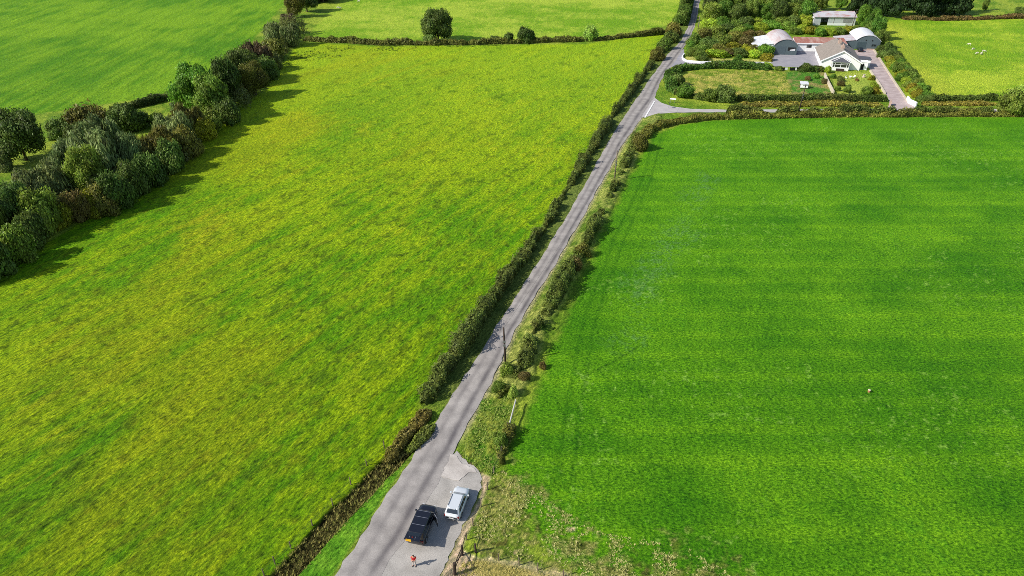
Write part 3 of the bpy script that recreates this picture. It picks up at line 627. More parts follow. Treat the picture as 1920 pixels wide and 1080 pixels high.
# streamside bushes and trees, far ones first
LFT = [
 (650,-8,60,-26,'bush','dark','dark bush at the top edge beyond the far pasture corner'),
 (606,4,54,-26,'broad','dark','dark tree at the top end of the streamside row'),
 (576,22,44,-20,'broad','dark','dark tree second from the top end of the streamside row'),
 (553,32,38,-16,'broad','olive','olive tree third from the top end of the streamside row'),
 (542,47,34,22,'bush','purple','small purplish brown bush below the topmost trees of the streamside row'),
 (548,62,30,38,'bush','grey','small grey bush beside the corner of the far hedge'),
 (530,86,56,38,'sallow','grey','feathery grey green sallow left of the far hedge end'),
 (510,68,34,42,'bush','dark','small dark bush behind the feathery grey sallow'),
 (512,112,44,68,'bush','olive','olive bush in front of the feathery grey sallow'),
 (488,134,54,72,'sallow','purple','purplish brown thorn bush below the feathery sallow'),
 (503,148,40,100,'bush','dark','dark bush at the foot of the purplish thorn'),
 (462,160,66,92,'broad','dark','tall dark tree above the largest crown of the row'),
 (480,178,56,116,'broad','olive','brownish green tree overhanging the near field, right of the largest crown'),
 (432,190,66,104,'broad','dark','dark tree between the tall dark one and the largest crown'),
 (372,212,84,118,'broad','green','largest round green tree of the streamside row'),
 (412,222,72,138,'broad','mid','broad green tree touching the largest one, on its field side'),
 (340,212,34,182,'bush','grey','small grey bush at the left foot of the largest tree'),
 (432,232,46,184,'bush','dark','dark bush under the broad green tree'),
 (398,246,50,198,'bush','mid','mid green bush below the broad trees'),
 (362,262,56,192,'sallow','olive','yellowish brown sallow just below the largest tree'),
 (388,262,40,216,'bush','yellow','yellowish bush beside the shaded field edge'),
 (334,276,60,208,'sallow','grey','grey green sallow left of the yellowish brown one'),
 (352,292,56,232,'bush','olive','olive bush on the shaded field edge, lowest of three'),
 (312,304,58,236,'sallow','olive','olive sallow in the middle of the row'),
 (324,322,44,262,'bush','dark','dark bush below the olive sallow'),
 (282,318,62,250,'bush','olive','olive bush in the middle of the row'),
 (288,346,56,280,'bush','dark','dark bush leaning over the field in the middle of the row'),
 (244,328,62,248,'sallow','grey','pale grey sallow in the middle of the row'),
 (252,368,54,296,'bush','dark','dark bush on the field edge below the pale sallow'),
 (204,338,96,240,'sallow','grey','widest grey green sallow of the row'),
 (222,388,56,318,'bush','dark','dark bush below the widest sallow'),
 (180,362,66,272,'broad','mid','bright green ash like tree in front of the widest sallow'),
 (196,402,50,340,'bush','olive','olive bush at the foot of the bright green tree'),
 (138,332,66,262,'sallow','grey','feathery grey sallow left of the bright green tree'),
 (150,412,44,352,'bush','brown','reddish brown bush on the field side of the row'),
 (176,404,40,350,'bush','yellow','small yellowish bush beside the reddish brown one'),
 (118,424,42,376,'bush','yellow','small yellowish bush below the reddish brown one'),
 (112,372,74,300,'sallow','grey','grey sallow above the reddish brown bush'),
 (66,392,86,318,'sallow','grey','pale grey sallow in the lower part of the row'),
 (90,432,66,352,'bush','mid','mid green bush in the lower part of the row'),
 (40,436,88,346,'broad','dark','large dark round tree low in the row'),
 (72,456,56,390,'bush','dark','dark bush at the field edge low in the row'),
 (6,456,70,368,'sallow','mid','green sallow cut by the left edge of the picture'),
 (34,486,64,414,'bush','mid','mid green bush second from the lower end of the row'),
 (-8,520,66,438,'bush','dark','dark bush at the lower end of the row, cut by the left edge'),
 (-70,520,90,420,'broad','dark','dark tree just past the left edge of the picture'),
 # second line behind
 (50,300,104,206,'broad','dark','big solitary round dark tree left of the streamside thicket'),
 (4,318,40,278,'bush','grey','grey bush at the left foot of the solitary round tree'),
 (4,384,34,352,'bush','dark','small dark bush on the grass strip at the left edge'),
 (122,258,46,214,'bush','dark','dark bush right of the solitary round tree'),
 (172,250,72,186,'bush','olive','large olive topped bush behind the thicket'),
 (148,268,46,226,'bush','dark','dark bush below the large olive topped one'),
 (192,290,74,214,'sallow','grey','feathery sallow above the widest one'),
 (152,306,54,248,'sallow','grey','smaller feathery sallow between the thicket and the solitary tree'),
 (232,246,58,190,'bush','dark','dark bush at the near end of the low back hedge'),
 (268,240,42,204,'bush','dark','small dark bush on the grass strip behind the thicket'),
 (296,232,26,206,'bush','mid','smallest bush on the grass strip below the low back hedge'),
]
for (u, v, wp, vt, k, c, lab) in LFT: plant(u, v, wp, vt, k, c, lab)
hedge('thicket', PP([(10,480),(80,425),(140,388),(200,362),(260,335),(320,300),(372,252),(430,205),(480,160),(515,112),(548,60)]), 6.5, 3.2, 'tangled undergrowth joining the streamside bushes into one belt', cat='undergrowth', col=(80, 94, 50), dens=14, leaf=.26, seed=61, hvar=.9, wvar=.6, core=False)
# far hedge trees
for (u, v, wp, vt, k, c, lab) in [
 (822,77,58,17,'broad','dark','lone round dark oak in the far hedge'),
 (808,82,26,60,'bush','dark','dark bush at the foot of the lone oak'),
 (987,80,37,48,'bush','dark','round dark bush in the far hedge, right of the lone oak'),
 (955,78,26,59,'bush','dark','small dark bush just left of the round one in the far hedge'),
 (1106,75,33,43,'bush','pale','pale yellow green bush in the far hedge'),
 (1263,68,34,38,'bush','olive','olive bush where the far hedge meets the road hedge'),
 (1245,92,34,68,'bush','mid','mid green bush at the bend of the road hedge'),
 (1232,112,30,86,'bush','olive','olive bush in the road hedge below the bend'),
 (1258,80,30,56,'bush','dark','dark bush in the road hedge at the bend'),
 (1276,42,30,14,'bush','mid','tall bush shading the road at the top'),
 (1284,24,28,-10,'broad','mid','tree shading the road at the top'),
 (928,78,22,66,'bush','dark','little bush left of the small dark one in the far hedge'),
 ]: plant(u, v, wp, vt, k, c, lab)
# right road hedge end
for (u, v, wp, vt, k, c, lab) in [
 (952,702,28,678,'bush','mid','dark green bush at the foot of the near telegraph pole'),
 (938,732,26,712,'bush','mid','bush at the near end of the right hand hedge'),
 (982,714,22,696,'bush','brown','reddish brown bracken clump beside the hedge end'),
 (962,744,20,722,'bush','pale','pale green shrub by the grey rail'),
 (1018,690,15,678,'bush','brown','small patch of brown bracken in the field margin'),
 (938,836,34,812,'bush','mid','dark scrubby bush on the fence line'),
 (943,868,12,854,'bush','olive','small dark thorn on the fence line'),
 (1200,280,36,246,'bush','olive','big bush where the roadside hedge turns the corner'),
 (1076,505,30,478,'bush','brown','brown patch of bramble on the field side of the roadside hedge'),
 (1090,480,30,452,'bush','olive','olive bramble on the field side of the roadside hedge'),
 (1895,212,58,158,'bush','mid','large round bush beside the lane at the right edge'),
 (1918,190,44,160,'sallow','pale','pale leafless topped bush behind the large round one'),
 (1358,188,46,156,'bush','dark','tall dark bush at the near edge of the paddock'),
 (1330,188,36,164,'bush','mid','bush left of the tall dark one on the paddock edge'),
 (1282,182,34,158,'bush','green','green bush at the rounded corner of the paddock'),
 (1268,160,30,134,'bush','dark','dark bush on the road side of the paddock'),
 ]: plant(u, v, wp, vt, k, c, lab)
# woodland beyond the cottage garden
rows = [('front', 50, 30, ['lime', 'green', 'mid', 'dark'], 9, 'bush'), ('second', 40, 2, ['mid', 'green', 'dark'], 8, 'broad'), ('third', 28, -16, ['dark', 'mid', 'mid'], 8, 'broad'), ('back', 12, -34, ['mid', 'dark'], 7, 'broad'), ('rearmost', -12, -60, ['dark', 'mid'], 7, 'broad')]
ordn = ['first', 'second', 'third', 'fourth', 'fifth', 'sixth', 'seventh', 'eighth', 'ninth', 'tenth', 'eleventh', 'twelfth', 'thirteenth', 'fourteenth', 'fifteenth', 'sixteenth', 'seventeenth', 'eighteenth', 'nineteenth', 'twentieth']
for rn, vb, vt, cc, n, k in rows:
    for i in range(n):
        c = cc[i % len(cc)]; u = 1330 + (1508 - 1330) * (i + .5 * (vb % 3 == 0)) / (n - 1); u = min(u, 1508)
        plant(u, vb + prng.uniform(-3, 3), prng.uniform(30, 40) * (1 if k == 'broad' else .9), vt + prng.uniform(-4, 6), k, c, f'{c if c != "mid" else "mid green"} {"tree" if k == "broad" else "bush"} in the {rn} row of the wood, {ordn[i]} from the road', group='trees of the wood behind the barns')
# rough shrubs between road and barns
SHR = [(1302,84,30,60,'mid'),(1318,74,36,48,'olive'),(1340,66,34,44,'mid'),(1362,62,34,42,'dark'),(1330,92,36,68,'dark'),(1352,84,38,62,'mid'),(1378,78,36,56,'olive'),(1398,88,34,64,'brown'),(1372,94,32,76,'yellow'),(1346,100,34,80,'olive'),(1312,100,30,80,'mid'),(1396,104,24,84,'yellow'),(1296,104,22,88,'mid'),(1412,98,26,82,'olive'),(1402,72,30,56,'brown'),(1424,70,26,56,'brown'),(1384,66,30,48,'mid'),(1296,94,22,74,'green'),(1400,58,28,44,'green'),(1425,56,28,40,'lime'),(1452,54,30,38,'green'),(1480,56,28,38,'mid'),(1364,104,26,88,'olive'),(1330,106,26,90,'yellow')]
places = ['by the road bend', 'in the middle of the rough ground', 'towards the left barn']
for i, (u, v, wp, vt, c) in enumerate(SHR):
    plant(u, v, wp, vt, 'bush', c, f'{c if c != "mid" else "mid green"} shrub on the rough ground left of the barns, {ordn[i] if i < 20 else ["twenty first","twenty second","twenty third","twenty fourth"][i-20]} of the tangle', group='shrubs on the rough ground left of the barns')
for (u, v, wp, vt, k, c, lab) in [
 (1311,112,28,92,'bush','mid','round bush by the entrance wall, nearest the road'),(1318,115,16,103,'bush','dark','small dark bush beside the round one at the entrance'),
 (1343,106,50,92,'bush','lime','wide low clipped lime green shrub in the entrance garden'),(1364,104,24,90,'bush','purple','purple leaved shrub beside the wide clipped one'),(1386,105,34,88,'bush','dark','dark clipped shrub in the entrance garden'),
 (1411,106,32,90,'bush','lime','round lime shrub in the entrance garden near the barn'),(1382,118,18,101,'bush','green','small green shrub overhanging the white wall'),(1436,102,36,82,'bush','green','green climber against the left barn'),(1437,113,26,98,'bush','yellow','golden shrub at the corner of the yard'),(1440,124,18,116,'bush','lime','small lime shrub by the yard entrance'),
 (1460,132,17,123,'bush','mid','clipped bush by the dark yard gates'),(1511,130,24,117,'bush','dark','spiky dark bush between the yard and the garden'),(1533,133,22,124,'bush','olive','olive shrub left of the bungalow'),(1552,136,16,122,'bush','lime','lime shrub at the left corner of the bungalow'),
 (1575,152,16,143,'bush','dark','dark rose bush on the lawn left side'),(1576,161,16,150,'bush','brown','reddish shrub on the lawn'),(1589,173,15,159,'bush','mid','conical green shrub on the lawn'),(1606,152,8,146,'bush','brown','tiny brown shrub on the lawn'),(1623,176,22,158,'bush','mid','green shrub at the near corner of the lawn'),(1637,165,18,152,'bush','lime','lime shrub beside the drive wall'),(1562,146,14,138,'bush','green','green shrub at the top of the garden wall'),(1640,175,18,162,'bush','yellow','golden shrub beside the drive wall'),(1634,150,14,140,'bush','yellow','small golden shrub beside the bungalow porch'),(1568,170,14,160,'bush','mid','green shrub along the inside of the garden wall'),
 (1514,150,12,142,'bush','brown','small brown shrub in the kitchen garden'),(1545,156,14,146,'bush','brown','reddish shrub against the garden wall'),(1530,146,14,138,'bush','green','green shrub at the top of the kitchen garden'),
 (1502,62,26,44,'bush','lime','lime shrub in front of the long shed, at its left'),(1520,64,26,48,'bush','yellow','yellow shrub in front of the long shed'),(1537,67,24,50,'bush','green','green shrub in front of the long shed door'),(1556,66,24,52,'sallow','lime','spiky yellow flax clump in front of the long shed'),(1574,64,22,50,'bush','mid','mid green shrub in front of the long shed'),(1590,62,24,47,'bush','yellow','golden shrub in front of the long shed, at its right'),(1605,64,24,46,'bush','mid','mid green shrub between the long shed and the right barn'),(1490,64,24,50,'bush','mid','mid green shrub behind the left barn'),
 (1539,19,28,-16,'broad','mid','tree behind the long shed, left of two'),(1573,18,24,-12,'broad','green','tree behind the long shed, right of two'),
 (1604,26,34,-40,'conifer','fir','dark conifer right behind the long shed'),(1628,20,40,-50,'conifer','fir','dark conifer second from the long shed'),(1655,30,62,-50,'conifer','fir','broad dark conifer left of the gap'),(1722,29,62,-52,'conifer','fir','broad dark conifer just right of the gap'),(1756,26,56,-48,'conifer','fir','dark conifer in the middle of the right hand group'),(1790,26,60,-46,'conifer','fir','rightmost broad dark conifer'),(1694,18,34,-44,'conifer','fir','dark conifer at the back of the gap'),
 (1846,20,12,-12,'poplar','mid','thin young tree in the far field'),(1912,28,20,12,'bush','dark','dark bush at the far right corner'),
 ]: plant(u, v, wp, vt, k, c, lab)
for i, (u, v, wp, vt, c) in enumerate([(1616,54,26,8,'green'),(1628,64,28,16,'green'),(1640,76,30,30,'green'),(1622,74,24,44,'mid'),(1648,90,26,56,'mid')]):
    plant(u, v, wp, vt, 'broad', c, f'feathery {c if c != "mid" else "mid green"} tree above the right barn, {ordn[i]} from the top', group='feathery trees beside the right barn')
dl0, dl1 = (1650, 98), (1724, 190); i = 0
for t in np.linspace(0, 1, 15):
    for sgn in (0, 1):
        u = dl0[0] + (dl1[0] - dl0[0]) * t + sgn * 17 + prng.uniform(-2, 2); v = dl0[1] + (dl1[1] - dl0[1]) * t + prng.uniform(-2, 2)
        c = prng.choice(['lime', 'yellow', 'green', 'mid'] if sgn == 0 else ['mid', 'dark', 'green'])
        if t < .15: c = 'dark'
        plant(u, v, prng.uniform(19, 26), v - prng.uniform(13, 20), 'bush', c, f'{c if c != "mid" else "mid green"} shrub of the {"inner" if sgn == 0 else "outer"} row right of the drive, {ordn[int(round(t * 14))]} from the top', group='shrubs along the right side of the drive')

# ------------------------------------------------------------------ buildings
M['render'] = plain('white_render', lin(244, 243, 240), .8, var=.04, scale=.8)
M['white'] = plain('white_paint', lin(246, 246, 246), .6, var=.04)
M['tile'] = plain('brown_tiles', lin(140, 130, 120), .8, var=.22, scale=2.2)
M['slate'] = plain('dark_slate', lin(86, 86, 92), .7, var=.12, scale=2)
M['glass'] = plain('window_glass', (.02, .025, .03, 1), .08, var=.05, spec=.8)
M['metal_grey'] = plain('grey_cladding', lin(84, 98, 102), .6, var=.05, scale=1.0)
M['dark'] = plain('dark_opening', lin(30, 30, 30), .9, var=.1)
M['brick'] = plain('chimney_render', lin(176, 152, 138), .9, var=.2, scale=3)
M['wood'] = plain('grey_wood', lin(118, 104, 88), .9, var=.25, scale=6)
M['darkwood'] = plain('creosoted_wood', lin(62, 50, 42), .9, var=.25, scale=5)
M['steel'] = plain('galvanised_steel', lin(150, 152, 154), .45, metal=.6, var=.1)
M['black'] = plain('black_plastic', lin(28, 28, 30), .5, var=.1)
M['redtin'] = None
def tin(name, base, rust, lo, hi, ang_scale=(1, .25, 1)):
    m, nt, b, L = mat_new(name); tc = N(nt, 'ShaderNodeTexCoord'); mp = N(nt, 'ShaderNodeMapping'); mp.inputs['Scale'].default_value = ang_scale
    L.new(tc.outputs['Object'], mp.inputs['Vector']); n1 = N(nt, 'ShaderNodeTexNoise', i_Scale=.55, i_Detail=6.0, i_Roughness=.65); L.new(mp.outputs[0], n1.inputs['Vector'])
    r = ramp(nt, n1.outputs[0], [(lo, base), (hi, rust)], L); L.new(r.outputs[0], b.inputs['Base Color'])
    wv = N(nt, 'ShaderNodeTexWave', i_Scale=4.0); wv.bands_direction = 'Y'; L.new(tc.outputs['Object'], wv.inputs['Vector'])
    bp = N(nt, 'ShaderNodeBump', i_Strength=.4, i_Distance=.03); L.new(wv.outputs[0], bp.inputs['Height']); L.new(bp.outputs[0], b.inputs['Normal'])
    b.inputs['Roughness'].default_value = .55; b.inputs['Metallic'].default_value = .15; return m
M['tin_pink'] = tin('faded_curved_tin', lin(206, 200, 200), lin(186, 158, 152), .38, .66)
M['tin_white'] = tin('white_tin', lin(226, 226, 228), lin(196, 184, 178), .5, .8)
M['tin_red'] = tin('red_oxide_tin', lin(168, 108, 90), lin(204, 172, 156), .42, .75)
M['tin_patch'] = tin('weathered_tin', lin(204, 200, 202), lin(182, 128, 118), .46, .70, (.6, 1, 1))

RZ = R(-15.5)
def win(parent, x0, x1, y, z0, z1, nmull=1, frame='white', dy=-1):
    """window in a wall whose outer face is at y (dy: outward sign)"""
    m = MB(); t = .08; a, b = sorted((y - .02 * dy, y + .06 * dy))
    m.box(x0, x1, a, b, z0, z0 + t); m.box(x0, x1, a, b, z1 - t, z1); m.box(x0, x0 + t, a, b, z0 + t, z1 - t); m.box(x1 - t, x1, a, b, z0 + t, z1 - t)
    for k in range(1, nmull + 1):
        xc = x0 + (x1 - x0) * k / (nmull + 1); m.box(xc - t / 2, xc + t / 2, a, b, z0 + t, z1 - t)
    f = m.build('window', M[frame], parent); a, b = sorted((y - .01 * dy, y + .025 * dy))
    MB().box(x0 + .04, x1 - .04, a, b, z0 + .04, z1 - .04).build('pane', M['glass'], f); return f
# bungalow: its front gable faces the lane
gx, gy = P(1542, 112.6, 2.7)
BW, BL, EV, RG = 12.4, 20.5, 2.7, 6.1
bun = empty('bungalow', 'white bungalow with brown tiled roof and bay windowed front gable beside the drive', 'house', (gx, gy, 0), RZ)
MB().prism([(0, -.1), (BW, -.1), (BW, EV), (BW / 2, RG - .12), (0, EV)], 0, BL).build('wall', M['render'], bun)
def slope(mb, xa, za, xb, zb, y0, y1, t=.16):
    mb.hexa([(xa, y0, za), (xb, y0, zb), (xb, y1, zb), (xa, y1, za)], [(xa, y0, za + t), (xb, y0, zb + t), (xb, y1, zb + t), (xa, y1, za + t)])
pitch_ = (RG - EV) / (BW / 2); ov = .5
m = MB(); slope(m, -ov, EV - ov * pitch_ - .04, BW / 2, RG, -.35, BL + .35); slope(m, BW + ov, EV - ov * pitch_ - .04, BW / 2, RG, -.35, BL + .35)
roof = m.build('roof', M['tile'], bun)
m = MB(); slope(m, -ov - .02, EV - ov * pitch_ - .26, BW / 2, RG - .22, -.42, -.32, .42); slope(m, BW + ov + .02, EV - ov * pitch_ - .26, BW / 2, RG - .22, -.42, -.32, .42)
m.build('bargeboard', M['white'], bun)
for yy in (3.4, 11.6):
    c = MB().box(BW / 2 - .5, BW / 2 + .5, yy, yy + 1.5, RG - .6, RG + 1.1).build('chimney', M['brick'], roof)
    m = MB(); 
    for k in range(2): m.tube([(BW / 2, yy + .4 + .7 * k, RG + 1.08), (BW / 2, yy + .4 + .7 * k, RG + 1.5)], [.15, .12], 8)
    m.build('chimney_pot', M['brick'], roof)
m = MB(); m.box(-ov - .14, -ov - .02, -.3, BL + .3, EV - .5, EV - .38); m.box(BW + ov + .02, BW + ov + .14, -.3, BL + .3, EV - .5, EV - .38); m.build('gutter', M['white'], bun)
# bay
bx0, bx1, by = 3.2, 8.6, -2.2
m = MB(); m.prism([(bx0, 0), (bx1, 0), (bx1, 1.05), (bx0, 1.05)], by, -.003); m.build('bay_wall', M['render'], bun)
m = MB(); m.box(bx0 - .15, bx1 + .15, by - .12, by + .1, 2.55, 2.85); m.box(bx0 - .15, bx0, by + .1, -.01, 2.55, 2.85); m.box(bx1, bx1 + .15, by + .1, -.01, 2.55, 2.85)
for xx in (bx0 + .02, bx0 + .75, (bx0 + bx1) / 2 - .07, bx1 - .85, bx1 - .15): m.box(xx, xx + .13, by, by + .12, 1.0, 2.55)
m.box(bx0, bx1, by - .02, by + .13, 1.05, 1.15); m.box(bx0, bx1, by, by + .12, 2.02, 2.10)
for xx in (bx0, bx1 - .13): m.box(xx, xx + .13, by + .9, by + 1.0, 1.0, 2.55)
fr = m.build('bay_window', M['white'], bun)
MB().box(bx0 + .05, bx1 - .05, by + .05, -.02, 1.06, 2.54).build('pane', M['glass'], fr)
m = MB(); bz, bt = 2.86, 4.25; xm = (bx0 + bx1) / 2
m.hexa([(bx0 - .35, by - .35, bz), (bx1 + .35, by - .35, bz), (bx1 + .35, .6, bz), (bx0 - .35, .6, bz)], [(xm - .06, by + 1.1, bt), (xm + .06, by + 1.1, bt), (xm + .06, 1.9, bt), (xm - .06, 1.9, bt)])
m.build('bay_roof', M['slate'], bun)
m = MB(); 
m.tube([(bx0 - .35, by - .36, bz + .05), (xm, by + 1.06, bt + .05)], .09, 6); m.tube([(bx1 + .35, by - .36, bz + .05), (xm, by + 1.06, bt + .05)], .09, 6); m.build('bay_trim', M['white'], bun)
m = MB(); m.box(4.6, 7.2, by - 1.0, by - .5, .0, .42); m.box(4.6, 7.2, by - .62, by - .5, .42, .85); tag(m.build('garden_bench', M['darkwood']), 'dark garden bench under the bay window', 'bench').matrix_world = Matrix.Translation((gx, gy, 0)) @ Matrix.Rotation(RZ, 4, 'Z')
for k, (yy, w_) in enumerate(((2.6, 1.4), (7.2, 1.4), (12.4, 1.6), (17, 1.2))):
    m = MB(); m.box(-.05, .02, yy, yy + w_, 1.0, 2.15); f = m.build('window', M['white'], bun); MB().box(-.065, 0, yy + .1, yy + w_ - .1, 1.1, 2.05).build('pane', M['glass'], f)
# side annex and porch
m = MB(); m.box(BW + .003, BW + 4.0, 5.2, 9.4, -.1, 2.5); m.build('annex_wall', M['render'], bun)
m = MB(); m.hexa([(BW + .01, 5.0, 2.70), (BW + 4.3, 5.0, 2.5), (BW + 4.3, 9.6, 2.5), (BW + .01, 9.6, 2.70)], [(BW + .01, 5.0, 2.9), (BW + 4.3, 5.0, 2.66), (BW + 4.3, 9.6, 2.66), (BW + .01, 9.6, 2.9)]); m.build('annex_roof', M['slate'], bun)
m = MB(); m.box(BW + .003, BW + 2.6, 1.3, 4.2, -.1, 2.5); m.build('porch_wall', M['white'], bun)
m = MB(); m.box(BW + .01, BW + 2.75, 1.15, 4.35, 2.5, 2.62); m.build('porch_roof', M['white'], bun)
d_ = MB().box(BW + .5, BW + 1.4, 1.24, 1.29, .05, 2.1).build('door', M['dark'], bun); MB().box(BW + .58, BW + .64, 1.2, 1.235, .95, 1.1).build('handle', M['steel'], d_)

def dutch_barn(name, label, loc, rz, Wd, Ln, eave, top, lean_w, lean_h, roof_m, lean_m, face):
    root = empty(name, label, 'barn', loc, rz); n = 14
    a0 = math.atan2(top - eave, Wd / 2); Rr = ((Wd / 2) ** 2 + (top - eave) ** 2) / (2 * (top - eave)); cz = top - Rr; th = math.asin(min(1, Wd / 2 / Rr))
    arc = [(Wd / 2 + Rr * math.sin(-th + 2 * th * k / n), cz + Rr * math.cos(-th + 2 * th * k / n)) for k in range(n + 1)]
    prof = [(0, -.1), (Wd, -.1)] + [(x, z - .06) for x, z in arc[::-1]]
    MB().prism(prof, 0, Ln).build('wall', face, root)
    m = MB(); Rb = Rr + .10; outer = [(Wd / 2 + Rb * math.sin(-th * 1.03 + 2.06 * th * k / n), cz + Rb * math.cos(-th * 1.03 + 2.06 * th * k / n)) for k in range(n + 1)]
    inner = [(Wd / 2 + Rr * math.sin(-th * 1.03 + 2.06 * th * k / n), cz + Rr * math.cos(-th * 1.03 + 2.06 * th * k / n)) for k in range(n + 1)]
    for k in range(n): m.hexa([(inner[k][0], -.2, inner[k][1]), (inner[k+1][0], -.2, inner[k+1][1]), (inner[k+1][0], Ln + .2, inner[k+1][1]), (inner[k][0], Ln + .2, inner[k][1])], [(outer[k][0], -.2, outer[k][1]), (outer[k+1][0], -.2, outer[k+1][1]), (outer[k+1][0], Ln + .2, outer[k+1][1]), (outer[k][0], Ln + .2, outer[k][1])])
    bmesh.ops.remove_doubles(m.bm, verts=m.bm.verts, dist=.001); m.build('roof', roof_m, root)
    return root, arc
bx, byy = P(1449, 102)
lb, arc = dutch_barn('round_roofed_barn', 'left round roofed barn with grey front and faded pinkish curved roof', (bx, byy, 0), R(-8), 8.3, 17.5, 3.5, 5.5, 0, 0, M['tin_pink'], None, M['metal_grey'])
m = MB(); m.prism([(-6.6, -.1), (-.003, -.1), (-.003, 3.35), (-6.6, 2.0)], 2.0, 17.0); m.build('lean_to_wall', M['render'], lb)
m = MB(); slope(m, -7.0, 2.02, -.02, 3.46, 1.8, 17.3, .08); m.build('lean_to_roof', M['tin_white'], lb)
op = MB().box(5.0, 7.7, -.05, .02, 1.5, 2.7).build('opening', M['dark'], lb); MB().hexa([(5.7, -.09, 1.52), (7.6, -.09, 1.52), (7.6, -.055, 1.52), (5.7, -.055, 1.52)], [(5.9, -.09, 1.9), (7.6, -.09, 2.3), (7.6, -.055, 2.3), (5.9, -.055, 1.9)]).build('pale_sheet', M['tin_white'], op)
MB().box(.8, 4.2, -.05, .02, 0.02, 3.0).build('sliding_door', plain('barn_door', lin(78, 92, 98), .6, var=.04), lb)
rx, ry = P(1602, 92)
rb, arc = dutch_barn('round_roofed_barn', 'right round roofed barn with grey front and white curved roof behind the bungalow', (rx, ry, 0), R(-13), 8.6, 14.5, 3.3, 5.2, 0, 0, M['tin_white'], None, M['metal_grey'])
m = MB(); m.prism([(-6.5, -.1), (-.003, -.1), (-.003, 3.15), (-6.5, 2.3)], .3, 10.0); m.build('lean_to_wall', M['metal_grey'], rb)
m = MB(); slope(m, -6.8, 2.32, -.02, 3.26, .1, 10.2, .08); m.build('lean_to_roof', M['tin_patch'], rb)
MB().box(.5, 3.7, -.05, .02, .02, 2.7).build('roller_door', plain('roller_door', lin(64, 80, 84), .6, var=.04), rb)
win(rb, 5.6, 7.3, 0, 1.2, 2.1, 1, 'metal_grey')
for xx in (3.2, 5.4): MB().box(xx, xx + .35, -.12, .02, 3.2, 3.6).build('vent', M['dark'], rb)
m = MB(); m.box(4.3, 8.5, -.30, -.06, -.05, .45); m.build('plinth', M['brick'], rb)
# low white range with red roof between the barns
lx, ly = P(1489, 95.5); rg = empty('outbuilding', 'low white outbuilding with red tin roof joining the two round roofed barns', 'outbuilding', (lx, ly, 0), R(-6))
m = MB(); m.prism([(0, 0), (1, 0), (1, 1), (0, 1)], 0, 1); m.bm.free()
m = MB(); m.hexa([(0, 0, -.1), (18.5, 0, -.1), (18.5, 5, -.1), (0, 5, -.1)], [(0, 0, 2.9), (18.5, 0, 2.9), (18.5, 5, 3.9), (0, 5, 3.9)]); m.build('wall', M['render'], rg)
m = MB(); m.hexa([(-.1, -.3, 2.92), (18.7, -.3, 2.92), (18.7, 5.2, 4.02), (-.1, 5.2, 4.02)], [(-.1, -.3, 3.02), (18.7, -.3, 3.02), (18.7, 5.2, 4.12), (-.1, 5.2, 4.12)]); m.build('roof', M['tin_red'], rg)
m = MB(); m.box(-.1, 18.7, -.40, -.31, 2.72, 3.05); m.build('fascia', M['white'], rg)
win(rg, 4.2, 6.0, 0, 1.3, 2.3, 1, 'wood')
# long shed
sx, sy = P(1524, 47.5); sh = empty('long_shed', 'long pale shed with rust patched tin roof and a dark open bay', 'shed', (sx, sy, 0), R(-2))
m = MB(); m.box(0, 3.0, 0, .2, -.1, 3.4); m.box(6.2, 18, 0, .2, -.1, 3.4); m.box(0, .2, .2, 7.8, -.1, 3.4); m.box(17.8, 18, .2, 7.8, -.1, 3.4); m.box(0, 18, 7.8, 8, -.1, 3.4); m.build('wall', plain('pale_boards', lin(196, 200, 200), .8, var=.12, scale=1), sh)
MB().box(.2, 17.8, .21, .3, .0, .05).build('sill', M['render'], sh)
m = MB(); slope(m, -.3, 3.42, 18.3, 3.42, 0, 0.01) if False else m.hexa([(-.3, -.4, 3.42), (18.3, -.4, 3.42), (18.3, 4.2, 5.2), (-.3, 4.2, 5.2)], [(-.3, -.4, 3.52), (18.3, -.4, 3.52), (18.3, 4.2, 5.3), (-.3, 4.2, 5.3)])
m.hexa([(-.3, 4.22, 5.2), (18.3, 4.22, 5.2), (18.3, 8.5, 3.42), (-.3, 8.5, 3.42)], [(-.3, 4.22, 5.3), (18.3, 4.22, 5.3), (18.3, 8.5, 3.52), (-.3, 8.5, 3.52)]); m.build('roof', M['tin_patch'], sh)
m = MB(); m.box(6.21, 14, -.04, -.004, 0, .95); m.build('whitewash_band', M['white'], sh)
m = MB(); m.box(12.6, 16.6, -.05, -.004, 1.2, 3.1); m.build('mesh_panel', plain('grey_mesh', lin(142, 142, 142), .9, var=.3, scale=4), sh)
m = MB(); m.box(8.6, 8.75, -.05, -.004, .9, 3.3); m.build('post', M['wood'], sh)
m = MB(); m.box(-3.6, -.02, 1, 1.15, -.1, 1.9); m.box(-3.6, -3.45, 1.15, 5.5, -.1, 1.9); m.build('side_bay_wall', M['dark'], sh)
m = MB(); m.hexa([(-3.8, .6, 2.0), (-.05, .6, 3.0), (-.05, 5.8, 3.0), (-3.8, 5.8, 2.0)], [(-3.8, .6, 2.08), (-.05, .6, 3.08), (-.05, 5.8, 3.08), (-3.8, 5.8, 2.08)]); m.build('side_bay_roof', M['tin_white'], sh)
win(sh, -2.7, -1.3, 1, .5, 1.4, 1)
